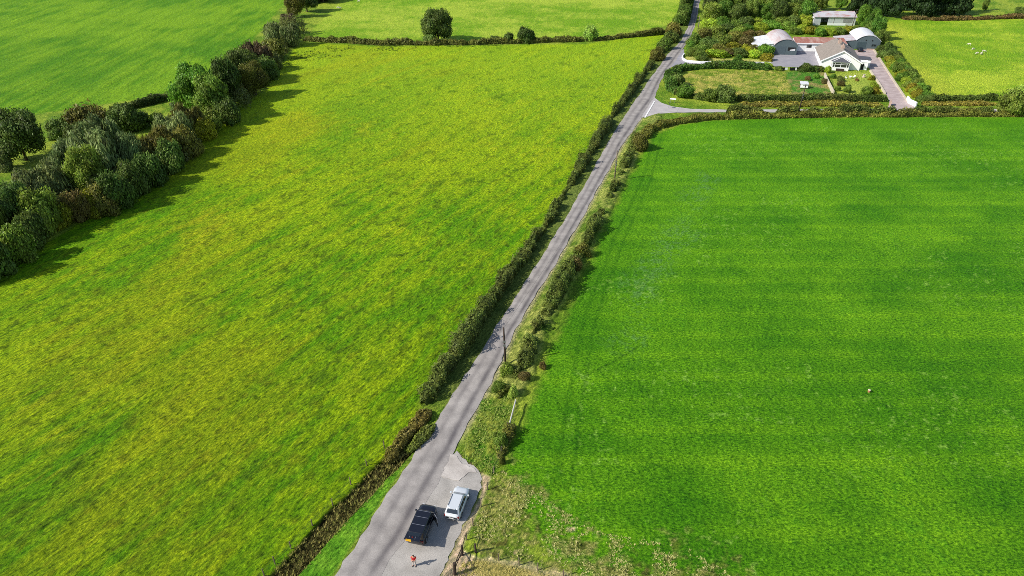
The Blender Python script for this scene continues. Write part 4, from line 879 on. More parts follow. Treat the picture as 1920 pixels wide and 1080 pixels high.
# garden shed
hx, hy = P(1500, 166); hh_ = empty('hen_house', 'small pale roofed hen house standing alone in the kitchen garden', 'shed', (hx, hy, 0), R(-12))
MB().box(0, 2.2, 0, 1.8, .15, 1.5).build('wall', M['darkwood'], hh_)
m = MB(); m.hexa([(-.15, -.15, 1.45), (2.35, -.15, 1.45), (2.35, 2.0, 1.75), (-.15, 2.0, 1.75)], [(-.15, -.15, 1.52), (2.35, -.15, 1.52), (2.35, 2.0, 1.82), (-.15, 2.0, 1.82)]); m.build('roof', M['tin_white'], hh_)
m = MB(); m.box(-.05, 2.25, -.06, -.004, .3, 1.42); m.build('front_panel', M['white'], hh_)
for q in ((.1, .1), (2.0, .1), (.1, 1.6), (2.0, 1.6)): MB().box(q[0], q[0] + .1, q[1], q[1] + .1, 0, .148).build('leg', M['darkwood'], hh_)

def wall_run(name, pts, h, th, mat, label, cat='wall', coping=None, parent=None):
    m = MB()
    for (x0, y0), (x1, y1) in zip(pts, pts[1:]):
        l = math.hypot(x1 - x0, y1 - y0); nx, ny = -(y1 - y0) / l * th / 2, (x1 - x0) / l * th / 2
        m.hexa([(x0 + nx, y0 + ny, -.1), (x0 - nx, y0 - ny, -.1), (x1 - nx, y1 - ny, -.1), (x1 + nx, y1 + ny, -.1)], [(x0 + nx, y0 + ny, h), (x0 - nx, y0 - ny, h), (x1 - nx, y1 - ny, h), (x1 + nx, y1 + ny, h)])
    o = m.build(name, mat)
    return tag(o, label, cat)
M['wall_pale'] = plain('pale_wall', lin(196, 184, 162), .9, var=.14, scale=1)
wall_run('garden_wall', PP([(1283,103),(1279,108),(1280,112),(1287,116.5),(1312,118.8),(1380,119.8),(1444,120.3)]), .75, .3, M['white'], 'low curved white wall along the entrance drive')
wall_run('garden_wall', PP([(1545.5,143),(1549,152),(1555,164),(1562,178)]), 1.2, .35, M['wall_pale'], 'pale wall between the kitchen garden and the lawn')
wall_run('drive_wall', PP([(1631,134),(1645,154),(1659,177)]), .6, .45, M['wall_pale'], 'pale wall on the bungalow side of the concrete drive')
wall_run('drive_kerb', PP([(1637,91),(1668,140),(1702,191)]), .22, .6, M['wall_pale'], 'long pale kerb along the shrub side of the concrete drive', 'kerb')
wall_run('entrance_wall', PP([(1700,188),(1704,194),(1717,200)]), 1.3, .4, M['white'], 'splayed white entrance wall at the foot of the concrete drive')
wall_run('pillar', PP([(1668,199),(1668.6,196)]), 1.5, .6, M['brick'], 'short pillar at the hedge end beside the drive entrance', 'pillar')
wall_run('yard_wall', PP([(1463,131.5),(1476,131.5)]), .8, .25, M['white'], 'short white wall left of the dark yard gates')
wall_run('yard_wall', PP([(1490,131.5),(1502,131.8)]), .8, .25, M['white'], 'short white wall right of the dark yard gates')
for k, u in enumerate((1466, 1481, 1494)):
    x, y = P(u, 132.6); g = empty('yard_gate', ['left of the three dark gates below the yard', 'middle one of the three dark gates below the yard', 'right and smallest of the three dark gates below the yard'][k], 'gate', (x, y, 0))
    MB().box(0, [.9, 1.7, .7][k], -.06, .0, .08, 1.1).build('panel', M['black'], g); MB().box(-.12, -.01, -.08, .02, 0, 1.2).build('post', M['black'], g)
# garden furniture
x, y = P(1594, 147); t_ = empty('garden_table', 'white garden table on the lawn in front of the bay', 'table', (x, y, 0)); m = MB(); m.tube([(0, 0, .7), (0, 0, .74)], .55, 16); m.build('table_top', M['white'], t_)
for a in range(3): m = MB(); m.tube([(.35 * math.cos(a * 2.1), .35 * math.sin(a * 2.1), 0), (.1 * math.cos(a * 2.1), .1 * math.sin(a * 2.1), .7)], .03, 6); m.build('leg', M['white'], t_)
def chair(u, v, rz, label):
    x, y = P(u, v); c = empty('garden_chair', label, 'chair', (x, y, 0), rz, 'white garden chairs'); MB().box(-.25, .25, -.25, .25, .42, .46).build('seat', M['white'], c); MB().box(-.25, .25, .2, .25, .465, .9).build('backrest', M['white'], c)
    for q in ((-.23, -.23), (.18, -.23), (-.23, .18), (.18, .18)): MB().box(q[0], q[0] + .05, q[1], q[1] + .05, 0, .418).build('leg', M['white'], c)
chair(1586, 147.5, .6, 'white garden chair left of the white table'); chair(1601, 146, -1.4, 'white garden chair right of the white table')
x, y = P(1619, 145); c_ = MB(); c_.tube([(0, 0, 0), (0, 0, .35), (0, 0, .36), (0, 0, .9), (0, 0, 1.0)], [.5, .6, .25, .3, .45], 14); o = c_.build('stone_urn', M['wall_pale']); o.location = (x, y, 0); tag(o, 'pale stone urn on the lawn corner near the porch', 'urn')
# entrance markers at the junction
x, y = P(1261, 193); sg = empty('road_sign', 'small white sign board on the grass corner of the junction', 'sign', (x, y, 0), R(-20)); MB().box(-.9, .9, -.03, .03, 1.0, 1.4).build('board', M['white'], sg)
for q in (-.6, .6): MB().box(q - .04, q + .04, .032, .10, 0, 1.35).build('post', M['steel'], sg)
x, y = P(1254, 203); sg = empty('road_sign', 'narrow dark sign seen edge on at the mouth of the side lane', 'sign', (x, y, 0), R(75)); MB().box(-.35, .35, -.03, .03, .9, 1.7).build('board', M['black'], sg); MB().box(-.04, .04, .032, .1, 0, 1.6).build('post', M['steel'], sg)

# ------------------------------------------------------------------ poles and wires
def pole(u, v, h, label, lean=(0, 0), arm=True, col='darkwood', rz=0):
    x, y = P(u, v); r = empty('telegraph_pole', label, 'pole', (x, y, 0), rz, 'telegraph poles'); MB().tube([(0, 0, -.3), (lean[0] * .5, lean[1] * .5, h / 2), (lean[0], lean[1], h)], [.16, .14, .11], 10).build('shaft', M[col], r, smooth=True)
    if arm:
        a = MB(); a.box(lean[0] - .75, lean[0] + .75, lean[1] - .20, lean[1] - .11, h - .35, h - .23); a = a.build('crossarm', M['darkwood'], r)
        for q in (-.65, .65, 0): m = MB(); m.tube([(lean[0] + q, lean[1] - .155, h - .23), (lean[0] + q, lean[1] - .155, h - .05)], [.05, .035], 8); m.build('insulator', M['steel'], a)
    for zz in ((h * .62), (h * .52)): MB().box(-.17 + lean[0] * .55, .17 + lean[0] * .55, -.24 + lean[1] * .55, -.13 + lean[1] * .55, zz, zz + .28).build('fitting', M['steel'], r)
    return Vector((x + lean[0] * math.cos(rz), y, h - .1))
p1 = pole(948, 683, 6.4, 'near telegraph pole beside the road where the right hand hedge ends', (-.25, 0), False)
p2 = pole(1152, 338, 7.0, 'far telegraph pole leaning over the road hedge below the junction', (.1, 0), False, 'wood')
p3 = pole(1497, 211, 8.0, 'dark telegraph pole standing on the side lane bank below the hen house', (.35, 0))
p4 = pole(1594, 62, 9.5, 'tall telegraph pole in front of the long shed', (.5, 0))
p5 = pole(1308, 60, 6.5, 'thin pale pole beside the road above the bend', (0, 0), False, 'wood')
M['wire'] = plain('wire', lin(60, 60, 62), .6, var=.02)
def wire(a, b, sag, label, r=.012):
    pts = [(a.lerp(b, t) - Vector((0, 0, sag * 4 * t * (1 - t)))) for t in [k / 12 for k in range(13)]]; o = MB().tube(pts, r, 4).build('overhead_wire', M['wire']); tag(o, label, 'wire')
wire(p1, p2, 1.0, 'thin overhead wire between the two roadside poles'); wire(p3, p4, 1.2, 'thin overhead wire from the lane pole to the tall pole by the shed')
wire(p2, Vector((P(1240, 186)[0], P(1240, 186)[1], 6.5)), .8, 'thin overhead wire running on from the far roadside pole')

# ------------------------------------------------------------------ fences, gates
def post_fence(name, label, pxs, h, wire_z, r=.06, square=False, mat='wood', wire_on=True, thick=()):
    x0, y0 = P(*pxs[0]); root = empty(name, label, 'fence', (x0, y0, 0)); tops = []
    for i, (u, v) in enumerate(pxs):
        x, y = P(u, v); rr = r * (1.9 if i in thick else 1); hh = h * (1.25 if i in thick else random.Random(i).uniform(.92, 1.08)); lx_, ly_ = random.Random(i + 7).uniform(-.07, .07), random.Random(i + 3).uniform(-.05, .05)
        MB().tube([(x - x0, y - y0, -.5), (x - x0 + lx_ * .5, y - y0, hh * .6), (x - x0 + lx_, y - y0 + ly_, hh)], [rr, rr, rr * .9], 7).build('post', M['darkwood'] if i in thick else M[mat], root); tops.append(Vector((x - x0, y - y0, 0)))
    if wire_on:
        for z in wire_z:
            m = MB()
            for a, b in zip(tops, tops[1:]): m.tube([a + Vector((0, -r - .006, z)), b + Vector((0, -r - .006, z))], .006, 4)
            m.build('wire', M['wire'], root)
    return root
post_fence('post_and_wire_fence', 'post and wire fence along the field side of the ditch, left of the road', [(721,840),(688,873),(658,909),(624,948),(586,986),(546,1029),(516,1057),(496,1080),(450,1130)], 1.15, (.4, .75, 1.05), mat='wood')
post_fence('post_and_wire_fence', 'post and wire fence from the gate up past the silver car to the grey rail', [(875,1013),(887,985),(902,950),(914,918),(926,888),(940,851),(952,806)], 1.25, (.4, .8, 1.15), mat='wood')
post_fence('post_and_wire_fence', 'post and wire fence running right across the straw coloured grass at the bottom', [(892,1037),(935,1051),(973,1060),(1008,1069),(1056,1081),(1110,1096),(1170,1112)], 1.2, (.4, .8, 1.1), mat='wood', thick=(0,))
# grey rail leaning by the hedge
x0, y0 = P(967, 762); x1, y1 = P(955, 806); o = MB().tube([(x0, y0, 1.15), (x1, y1, .95)], [.09, .09], 8).build('grey_rail', plain('weathered_rail', lin(190, 186, 180), .8, var=.15)); tag(o, 'long pale grey rail on the fence line below the hedge end', 'rail')
# timber rails by the gate and the field gate
a = P(867, 1041); b = P(853, 1077); c = P(875, 1013)
rf = empty('rail_fence', 'dark timber rail fence between the small posts and the tall gate post', 'fence', (a[0], a[1], 0))
bb = (b[0] - a[0], b[1] - a[1]); cc_ = (c[0] - a[0], c[1] - a[1])
MB().tube([(0, 0, -.4), (0, 0, 1.5)], [.13, .12], 9).build('post', M['darkwood'], rf)
for z0, z1, nm in ((1.3, 1.45, 'rail'), (.75, .8, 'rail')): MB().tube([(0, 0, z0), (bb[0] * .96, bb[1] * .96, z1)], [.045, .045], 6).build(nm, M['darkwood'], rf)
MB().tube([(0, 0, 1.25), (cc_[0], cc_[1], 1.15)], [.045, .045], 6).build('rail', M['darkwood'], rf)
MB().tube([(.12, .3, .1), (bb[0] * .93, bb[1] * .93, 1.5)], [.045, .045], 6).build('brace', M['darkwood'], rf)
gp = MB().tube([(0, 0, -.5), (0, 0, 1.75), (0, 0, 1.8)], [.17, .165, .12], 10).build('gate_post', M['darkwood']); gp.location = (b[0], b[1], 0); tag(gp, 'tall dark gate post at the bottom edge beside the field gate', 'post')
ga = empty('field_gate', 'dark barred metal field gate at the bottom edge beyond the tall post', 'gate', (b[0] - .12, b[1] - .18, 0)); e = P(806, 1125); ex, ey = e[0] - b[0], e[1] - b[1]; le = math.hypot(ex, ey); ga.rotation_euler = (0, 0, math.atan2(ey, ex))
M['gate'] = plain('dark_gate_steel', lin(70, 70, 72), .5, metal=.3, var=.1)
m = MB(); m.tube([(.15, 0, .25), (.15, 0, 1.4)], .03, 6); m.tube([(le, 0, .25), (le, 0, 1.4)], .03, 6); m.build('frame', M['gate'], ga)
for k in range(7): m = MB(); m.tube([(.15, 0, .25 + k * .19), (le, 0, .25 + k * .19)], .022, 6); m.build('bar', M['gate'], ga)
for k in range(1, 12): m = MB(); m.tube([(.15 + k * le / 12, .03, .25), (.15 + k * le / 12, .03, 1.39)], .012, 5); m.build('upright', M['gate'], ga)

# ------------------------------------------------------------------ vehicles
def paint(name, col, rough=.28, metal=.3, coat=.8):
    m, nt, b, L = mat_new(name); b.inputs['Base Color'].default_value = col; b.inputs['Roughness'].default_value = rough; b.inputs['Metallic'].default_value = metal; b.inputs['Coat Weight'].default_value = coat; b.inputs['Coat Roughness'].default_value = .08
    nz = N(nt, 'ShaderNodeTexNoise', i_Scale=3.0, i_Detail=5.0); tc = N(nt, 'ShaderNodeTexCoord'); L.new(tc.outputs['Object'], nz.inputs['Vector']); mr = N(nt, 'ShaderNodeMapRange'); mr.inputs[3].default_value = rough - .06; mr.inputs[4].default_value = rough + .14; L.new(nz.outputs[0], mr.inputs[0]); L.new(mr.outputs[0], b.inputs['Roughness']); return m
M['silver'] = paint('silver_blue_paint', lin(214, 218, 220), .35, .15); M['navy'] = paint('black_blue_paint', (.012, .013, .02, 1), .25, .2)
M['carglass'] = plain('car_glass', (.012, .016, .018, 1), .05, var=.03, spec=1.0, coat=.6)
M['rubber'] = plain('tyre_rubber', lin(34, 34, 34), .9, var=.1); M['rim'] = plain('alloy', lin(150, 152, 156), .35, metal=.7, var=.05)
M['trim'] = plain('bumper_plastic', lin(44, 45, 48), .6, var=.1); M['lamp_red'] = plain('tail_lamp', lin(112, 34, 32), .25, var=.05); M['lamp_white'] = plain('head_lamp', lin(215, 220, 224), .12, var=.03, spec=.9)
M['plate_yellow'] = plain('yellow_plate', lin(232, 176, 30), .5, var=.03); M['plate_white'] = plain('white_plate', lin(225, 225, 222), .5, var=.03); M['roofglass'] = plain('glossy_roof', (.018, .022, .04, 1), .12, var=.03, spec=.9, coat=.5)
def car(root, W, L, H, belt, gh, hood, paintm, big=False):
    """y forward; origin on the ground in the middle. gh=(rear base y, rear top y, front top y, front base y)"""
    w = W / 2; r0, r1, f1, f0 = gh; zb = .28 if not big else .36
    def sec(y, ww, zt, zl=None):
        zl = zl or zb
        h = [(ww * .90, zl), (ww * .985, zl + .16), (ww, zl + (zt - zl) * .5), (ww * .985, zt - .12), (ww * .93, zt - .015), (ww * .55, zt + .02)]
        return [(x, y, z) for x, z in h] + [(-x, y, z) for x, z in h[::-1]]
    S_ = [(-L/2, w * .74, belt - .12, zb + .12), (-L/2 + .08, w * .90, belt - .06, zb + .03), (-L/2 + .35, w * .98, belt, zb), (r0 + .3, w, belt, zb), (0, w, belt, zb), (f0 - .3, w, belt, zb), (f0, w * .99, belt - .01, zb), (f0 + (L/2 - f0) * .45, w * .965, hood + .03, zb), (L/2 - .22, w * .86, hood - .09, zb + .02), (L/2 - .06, w * .72, hood - .22, zb + .06), (L/2, w * .56, hood - .34, zb + .12)]
    b = MB().loft([sec(*q) for q in S_]).build('body', paintm, root, smooth=True)
    # greenhouse
    gw0, gw1 = w * .93, w * (.76 if not big else .82)
    def gsec(t):
        z = belt - .02 + (H - belt) * t; ww = gw0 + (gw1 - gw0) * t; ya = r0 + (r1 - r0) * t; yb = f0 + (f1 - f0) * t
        c = .16; return [(ww, ya + c, z), (ww, yb - c, z), (ww - c, yb, z), (-ww + c, yb, z), (-ww, yb - c, z), (-ww, ya + c, z), (-ww + c, ya, z), (ww - c, ya, z)]
    g = MB().loft([gsec(0), gsec(.5), gsec(.93)] + [[(x * .95, y * 1.0 + (.05 if y < 0 else -.05), H) for x, y, z in gsec(1)]]).build('cabin', paintm, root, smooth=False, bevel=.05)
    def pane(nm, pts, off): 
        m = MB(); n = (Vector(pts[1]) - Vector(pts[0])).cross(Vector(pts[2]) - Vector(pts[0])).normalized(); n = n if n.dot(Vector(off)) > 0 else -n
        lo = [tuple(Vector(p) - n * .01) for p in pts]; hi = [tuple(Vector(p) + n * .014) for p in pts]; m.hexa(lo, hi); return m.build(nm, M['carglass'], root)
    def gp(side, t, y): return (side * (gw0 + (gw1 - gw0) * t), y, belt - .02 + (H - belt) * t)
    def ye(t, front): return (f0 + (f1 - f0) * t) if front else (r0 + (r1 - r0) * t)
    def wx(t): return gw0 + (gw1 - gw0) * t
    z_ = lambda t: belt - .02 + (H - belt) * t
    pane('windscreen', [(-wx(.1) + .14, ye(.1, 1), z_(.1)), (wx(.1) - .14, ye(.1, 1), z_(.1)), (wx(.86) - .14, ye(.86, 1), z_(.86)), (-wx(.86) + .14, ye(.86, 1), z_(.86))], (0, 1, .3))
    pane('rear_window', [(-wx(.2) + .16, ye(.2, 0), z_(.2)), (wx(.2) - .16, ye(.2, 0), z_(.2)), (wx(.86) - .16, ye(.86, 0), z_(.86)), (-wx(.86) + .16, ye(.86, 0), z_(.86))], (0, -1, .3))
    ny_ = 3; y0s, y1s = ye(.15, 0) + .25, ye(.15, 1) - .32; y0t, y1t = ye(.82, 0) + .22, ye(.82, 1) - .12
    for s in (-1, 1):
        for k in range(ny_):
            a0, a1 = k / ny_ + .015, (k + 1) / ny_ - .015
            pane('side_window', [gp(s, .15, y0s + (y1s - y0s) * a0), gp(s, .15, y0s + (y1s - y0s) * a1), gp(s, .82, y0t + (y1t - y0t) * a1), gp(s, .82, y0t + (y1t - y0t) * a0)], (s, 0, .3))
        m = MB(); m.box(*sorted((s * (w + .02), s * (w + .22))), f0 - .38, f0 - .2, belt + .0, belt + .17); m.build('wing_mirror', paintm, root, bevel=.04)
        for yy in (-L / 2 + .85, L / 2 - .85):
            rr = .34 if not big else .38; wh = MB().tube([(s * (w - .24), yy, rr), (s * (w + .012), yy, rr)], [rr, rr], 22).build('wheel', M['rubber'], root); MB().tube([(s * (w + .0), yy, rr), (s * (w + .022), yy, rr)], [rr * .62, rr * .58], 14).build('rim', M['rim'], wh)
        MB().box(*sorted((s * w * .62, s * w * .93)), -L / 2 + .03, -L / 2 + .22, belt - .34, belt - .07).build('tail_light', M['lamp_red'], root, bevel=.03)
        MB().box(*sorted((s * w * .48, s * w * .80)), L / 2 - .22, L / 2 - .05, hood - .34, hood - .17).build('headlight', M['lamp_white'], root, bevel=.03)
    return b
def ground_dir(u0, v0, u1, v1):
    a, b = P(u0, v0), P(u1, v1); return math.atan2(b[1] - a[1], b[0] - a[0]) - math.pi / 2
# silver estate-like car
hx, hy = P(858, 949); rz = ground_dir(851, 968, 868, 924)
sc_ = empty('parked_car', 'silver grey hatchback with roof rails parked in the lay-by', 'car', (hx, hy, 0), rz)
car(sc_, 1.80, 4.35, 1.52, .95, (-2.02, -1.60, .42, 1.16), .95, M['silver'])
for s in (-1, 1): MB().tube([(s * .60, -1.35, 1.50), (s * .60, -1.25, 1.57), (s * .60, .15, 1.57), (s * .60, .28, 1.50)], .025, 6).build('roof_rail', M['trim'], sc_)
m = MB(); m.box(-.66, .66, -2.215, -2.10, .50, .74); m.build('rear_bumper', M['trim'], sc_, bevel=.03)
MB().box(-.26, .26, -2.235, -2.218, .56, .68).build('number_plate', M['plate_white'], sc_)
MB().box(-.3, .3, -1.72, -1.5, 1.47, 1.52).build('spoiler', M['silver'], sc_)
# black off-roader with its tailgate up and its near doors open
hx, hy = P(793, 990); rz = ground_dir(777, 1015, 803, 952)
bc = empty('parked_car', 'black four wheel drive with its tailgate raised and doors open at the roadside', 'car', (hx, hy, 0), rz)
car(bc, 1.98, 4.95, 1.88, 1.12, (-2.36, -2.14, .85, 1.50), 1.12, M['navy'], True)
for k, (a_, b_) in enumerate(((-2.0, -1.12), (-1.07, -.12), (-.07, .68))): MB().box(-.68, .68, a_, b_, 1.855, 1.875).build('roof_panel', M['roofglass'], bc)
M['seam'] = plain('roof_seam', lin(120, 124, 134), .5, var=.05)
for yy in (-1.095, -.095, .705): MB().box(-.70, .70, yy - .02, yy + .02, 1.87, 1.885).build('roof_bar', M['seam'], bc)
# raised tailgate: hinged at the roof edge, reaching back and slightly up
tg = MB(); tg.hexa([(-.80, -2.12, 1.84), (.80, -2.12, 1.84), (.84, -3.22, 1.92), (-.84, -3.22, 1.92)], [(-.80, -2.12, 1.92), (.80, -2.12, 1.92), (.84, -3.22, 2.0), (-.84, -3.22, 2.0)]); tgo = tg.build('tailgate', M['navy'], bc, bevel=.04)
MB().hexa([(-.62, -2.2, 1.93), (.62, -2.2, 1.93), (.66, -2.62, 1.965), (-.66, -2.62, 1.965)], [(-.62, -2.2, 1.945), (.62, -2.2, 1.945), (.66, -2.62, 1.98), (-.66, -2.62, 1.98)]).build('rear_glass', M['carglass'], tgo)
np_ = MB().hexa([(-.62, -3.245, 1.83), (-.02, -3.245, 1.83), (-.02, -3.225, 2.0), (-.62, -3.225, 2.0)], [(-.62, -3.26, 1.83), (-.02, -3.26, 1.83), (-.02, -3.24, 2.015), (-.62, -3.24, 2.015)]).build('number_plate', M['plate_yellow'], tgo)
MB().hexa([(-.62, -3.14, 1.998), (-.04, -3.14, 1.998), (-.04, -3.21, 2.005), (-.62, -3.21, 2.005)], [(-.62, -3.14, 2.010), (-.04, -3.14, 2.010), (-.04, -3.21, 2.016), (-.62, -3.21, 2.016)]).build('plate_holder', M['plate_yellow'], tgo)
MB().box(-.1, .06, -2.86, -2.74, 1.975, 2.0).build('badge', M['lamp_red'], tgo)
MB().box(-.35, -.32, -3.0, -2.66, 1.97, 1.995).build('trim_strip', M['seam'], tgo); MB().box(.28, .31, -3.0, -2.66, 1.97, 1.995).build('trim_strip', M['seam'], tgo)
MB().box(-.95, -.6, -2.46, -2.36, .55, .72).build('rear_bumper_end', M['rim'], bc, bevel=.03); MB().box(-.59, .95, -2.46, -2.36, .55, .72).build('rear_bumper', M['trim'], bc, bevel=.03)
for y_, a_, nm in ((.95, 62, 'front_door'), (-.05, 58, 'rear_door')):
    if nm == 'rear_door': continue
    d = MB(); d.box(0, .07, -1.05, 0, .45, 1.12); d = d.build(nm, M['navy'], bc, bevel=.02); d.location = (.96, y_, 0); d.rotation_euler = (0, 0, R(40))
    fr = MB(); fr.box(.01, .06, -1.05, -.98, 1.12, 1.72); fr.hexa([(.01, -.9, 1.66), (.06, -.9, 1.66), (.06, -.98, 1.66), (.01, -.98, 1.66)], [(.01, -.9, 1.72), (.06, -.9, 1.72), (.06, -.98, 1.72), (.01, -.98, 1.72)]); fr.box(.01, .06, -.98, -.35, 1.66, 1.72); fr.hexa([(.01, -.08, 1.12), (.06, -.08, 1.12), (.06, 0, 1.12), (.01, 0, 1.12)], [(.01, -.40, 1.70), (.06, -.40, 1.70), (.06, -.33, 1.70), (.01, -.33, 1.70)]); fr.build('window_frame', M['seam'], d)
    MB().box(.025, .045, -.97, -.42, 1.13, 1.65).build('window_glass', M['carglass'], d)
# small dark car behind the bungalow
hx, hy = P(1612, 96); dc = empty('parked_car', 'small dark car half hidden behind the bungalow at the right barn', 'car', (hx, hy, 0), R(-13)); car(dc, 1.75, 4.1, 1.45, .9, (-1.9, -1.5, .35, 1.05), .9, M['navy'])

# ------------------------------------------------------------------ person
M['skin'] = plain('skin', lin(196, 140, 112), .6, var=.05); M['hair'] = plain('brown_hair', lin(62, 44, 34), .8, var=.2); M['red'] = plain('red_shirt', lin(196, 26, 34), .9, var=.08, scale=8); M['shorts'] = plain('pale_shorts', lin(200, 190, 180), .9, var=.06); M['shoe'] = plain('dark_shoes', lin(48, 44, 46), .7)
def skin(name, verts, edges, radii, mat, parent, sub=2, root=0):
    me = bpy.data.meshes.new(name); bm = bmesh.new(); ly = bm.verts.layers.skin.verify(); vv = [bm.verts.new(q) for q in verts]
    for i, r in enumerate(radii): vv[i][ly].radius = r if isinstance(r, tuple) else (r, r); vv[i][ly].use_root = (i == root)
    for a, b in edges: bm.edges.new((vv[a], vv[b]))
    bm.to_mesh(me); bm.free(); o = link_mesh(name, me, None, parent)
    o.modifiers.new('skin', 'SKIN').use_smooth_shade = True; s = o.modifiers.new('sub', 'SUBSURF'); s.levels = s.render_levels = sub; me.materials.append(mat); return o
px, py = P(777, 1061); pr = empty('person', 'person in a red shirt and pale trousers standing behind the black vehicle', 'person', (px, py, 0), R(176))
# faces +y locally (turned so that they face the camera), x to their left
V = [(0,0,.96),(0,.0,1.12),(0,.01,1.30),(0,.01,1.44),(0,.03,1.53),(0,.06,1.62),(0,.09,1.70),
     (.19,.0,1.43),(.25,.03,1.17),(.13,.27,1.12),(.08,.33,1.12),(-.19,.0,1.43),(-.25,.03,1.17),(-.13,.27,1.12),(-.08,.33,1.12),
     (.10,0,.90),(.13,.02,.50),(.15,-.02,.09),(.17,.15,.04),(-.10,0,.90),(-.13,.02,.50),(-.15,-.02,.09),(-.17,.15,.04)]
E = [(0,1),(1,2),(2,3),(3,4),(4,5),(5,6),(3,7),(7,8),(8,9),(9,10),(3,11),(11,12),(12,13),(13,14),(0,15),(15,16),(16,17),(17,18),(0,19),(19,20),(20,21),(21,22)]
Rd = [(.15,.11),(.14,.10),(.16,.11),(.13,.09),(.055,.055),(.085,.095),(.075,.085),.062,.045,.030,.032,.062,.045,.030,.032,.088,.058,.038,.035,.088,.058,.038,.035]
body = skin('body', V, E, Rd, M['skin'], pr)
for s in (-1, 1):
    for k in range(4):
        fx = s * .06 - s * .0 ; fv = [(s * .08, .35, 1.135 - k * .018), (s * (.055), .385, 1.14 - k * .018), (s * .03, .385, 1.135 - k * .018)]; skin('finger', fv, [(0,1),(1,2)], [.010,.009,.007], M['skin'], body, 1)
    skin('thumb', [(s * .085, .31, 1.14), (s * .06, .335, 1.165), (s * .035, .345, 1.17)], [(0,1),(1,2)], [.012,.010,.008], M['skin'], body, 1)
MB().tube([(0, .155, 1.60), (0, .19, 1.59)], [.018, .012], 8).build('nose', M['skin'], body)
for s in (-1, 1): MB().tube([(s * .034, .148, 1.635), (s * .034, .162, 1.63)], [.013, .010], 8).build('eye', M['shoe'], body); MB().tube([(s * .088, .05, 1.62), (s * .104, .04, 1.62)], [.03, .024], 8).build('ear', M['skin'], body)
MB().box(-.028, .028, .150, .160, 1.548, 1.560).build('mouth', M['lamp_red'], body)
hv = [(0,.0,1.62),(0,.04,1.71),(0,.10,1.745)]; skin('hair', hv, [(0,1),(1,2)], [(.088,.075),(.098,.095),(.078,.055)], M['hair'], pr)
skin('shirt', [(0,0,.92),(0,0,1.12),(0,.01,1.30),(0,.01,1.43),(.19,0,1.42),(.235,.015,1.24),(-.19,0,1.42),(-.235,.015,1.24)], [(0,1),(1,2),(2,3),(3,4),(4,5),(3,6),(6,7)], [(.185,.14),(.175,.13),(.19,.135),(.15,.11),.085,.078,.085,.078], M['red'], pr)
skin('trousers', [(0,0,.95),(.105,0,.86),(.13,.02,.50),(.148,-.015,.16),(-.105,0,.86),(-.13,.02,.50),(-.148,-.015,.16)], [(0,1),(1,2),(2,3),(0,4),(4,5),(5,6)], [(.17,.125),.115,.085,.07,.115,.085,.07], M['shorts'], pr)
for s in (-1, 1): skin('shoe', [(s*.15,-.05,.05),(s*.155,.06,.05),(s*.17,.2,.035)], [(0,1),(1,2)], [.055,.055,.045], M['shoe'], pr)
ct = MB().box(-.10, .10, -.05, .05, -.02, .02).build('remote_controller', M['black'], bevel=.01); ct.location = (px, py - .36, 1.155); ct.rotation_euler = (R(20), 0, R(176)); tag(ct, 'small dark remote controller in the hands of the person in red', 'controller')

# ------------------------------------------------------------------ sheep
M['wool'] = plain('wool', lin(204, 198, 178), .95, var=.1, scale=6, bump=.5); M['face'] = plain('sheep_face', lin(190, 180, 160), .8, var=.1)
def sheep(u, v, rz, label, graze=True):
    x, y = P(u, v); r = empty('sheep', label, 'sheep', (x, y, 0), rz, 'white sheep'); hz = .22 if graze else .95; hy_ = .88 if graze else .80
    Vv = [(0,-.42,.62),(0,-.15,.64),(0,.2,.63),(0,.42,.66),(0,.62,.58 if graze else .82),(0,hy_-.08,hz+.12),(0,hy_+.06,hz),(0,-.54,.66),(0,-.60,.48)]; Ee = [(0,1),(1,2),(2,3),(3,4),(4,5),(5,6),(0,7),(7,8)]; Rr = [(.22,.22),(.26,.25),(.26,.26),(.20,.22),(.12,.13),(.085,.09),(.05,.055),.07,.04]
    for s in (-1, 1):
        b0 = len(Vv); Vv += [(s*.13,.34,.42),(s*.13,.36,.24),(s*.13,.34,.03)]; Ee += [(3,b0),(b0,b0+1),(b0+1,b0+2)]; Rr += [.075,.04,.035]
        b0 = len(Vv); Vv += [(s*.14,-.38,.46),(s*.14,-.50,.27),(s*.14,-.46,.03)]; Ee += [(0,b0),(b0,b0+1),(b0+1,b0+2)]; Rr += [.10,.045,.035]
    skin('body', Vv, Ee, Rr, M['wool'], r, 2, 1)
    for s in (-1, 1): MB().tube([(s*.07,hy_-.08,hz+.17),(s*.17,hy_-.10,hz+.16)], [.035,.02], 6).build('ear', M['face'], r)
for a in [(1817,85,1.2,'uppermost white sheep in the right hand pasture'),(1824,94,-1.4,'second white sheep from the top in the right hand pasture'),(1831,102,1.9,'lowest left white sheep of the small flock'),(1840,102.5,-1.1,'white sheep at the lower right of the small flock'),(1844,98,-1.9,'rightmost white sheep of the small flock'),(673,4,1.5,'white sheep near the top edge of the far pasture'),(634,16,1.4,'left one of two white sheep by the far dark hedge'),(638,17,-1.3,'right one of two white sheep by the far dark hedge')]: sheep(*a)
# lick bucket in the deep green field
x, y = P(1629, 735); bk = empty('feed_bucket', 'small orange and white bucket alone in the deep green field', 'bucket', (x, y, 0)); MB().tube([(0, 0, 0), (0, 0, .36)], [.15, .19], 16).build('tub', plain('orange_plastic', lin(178, 122, 88), .6), bk); MB().tube([(0, 0, .362), (0, 0, .40), (.0, 0, .46)], [.20, .18, .09], 16).build('lid', M['wall_pale'], bk)

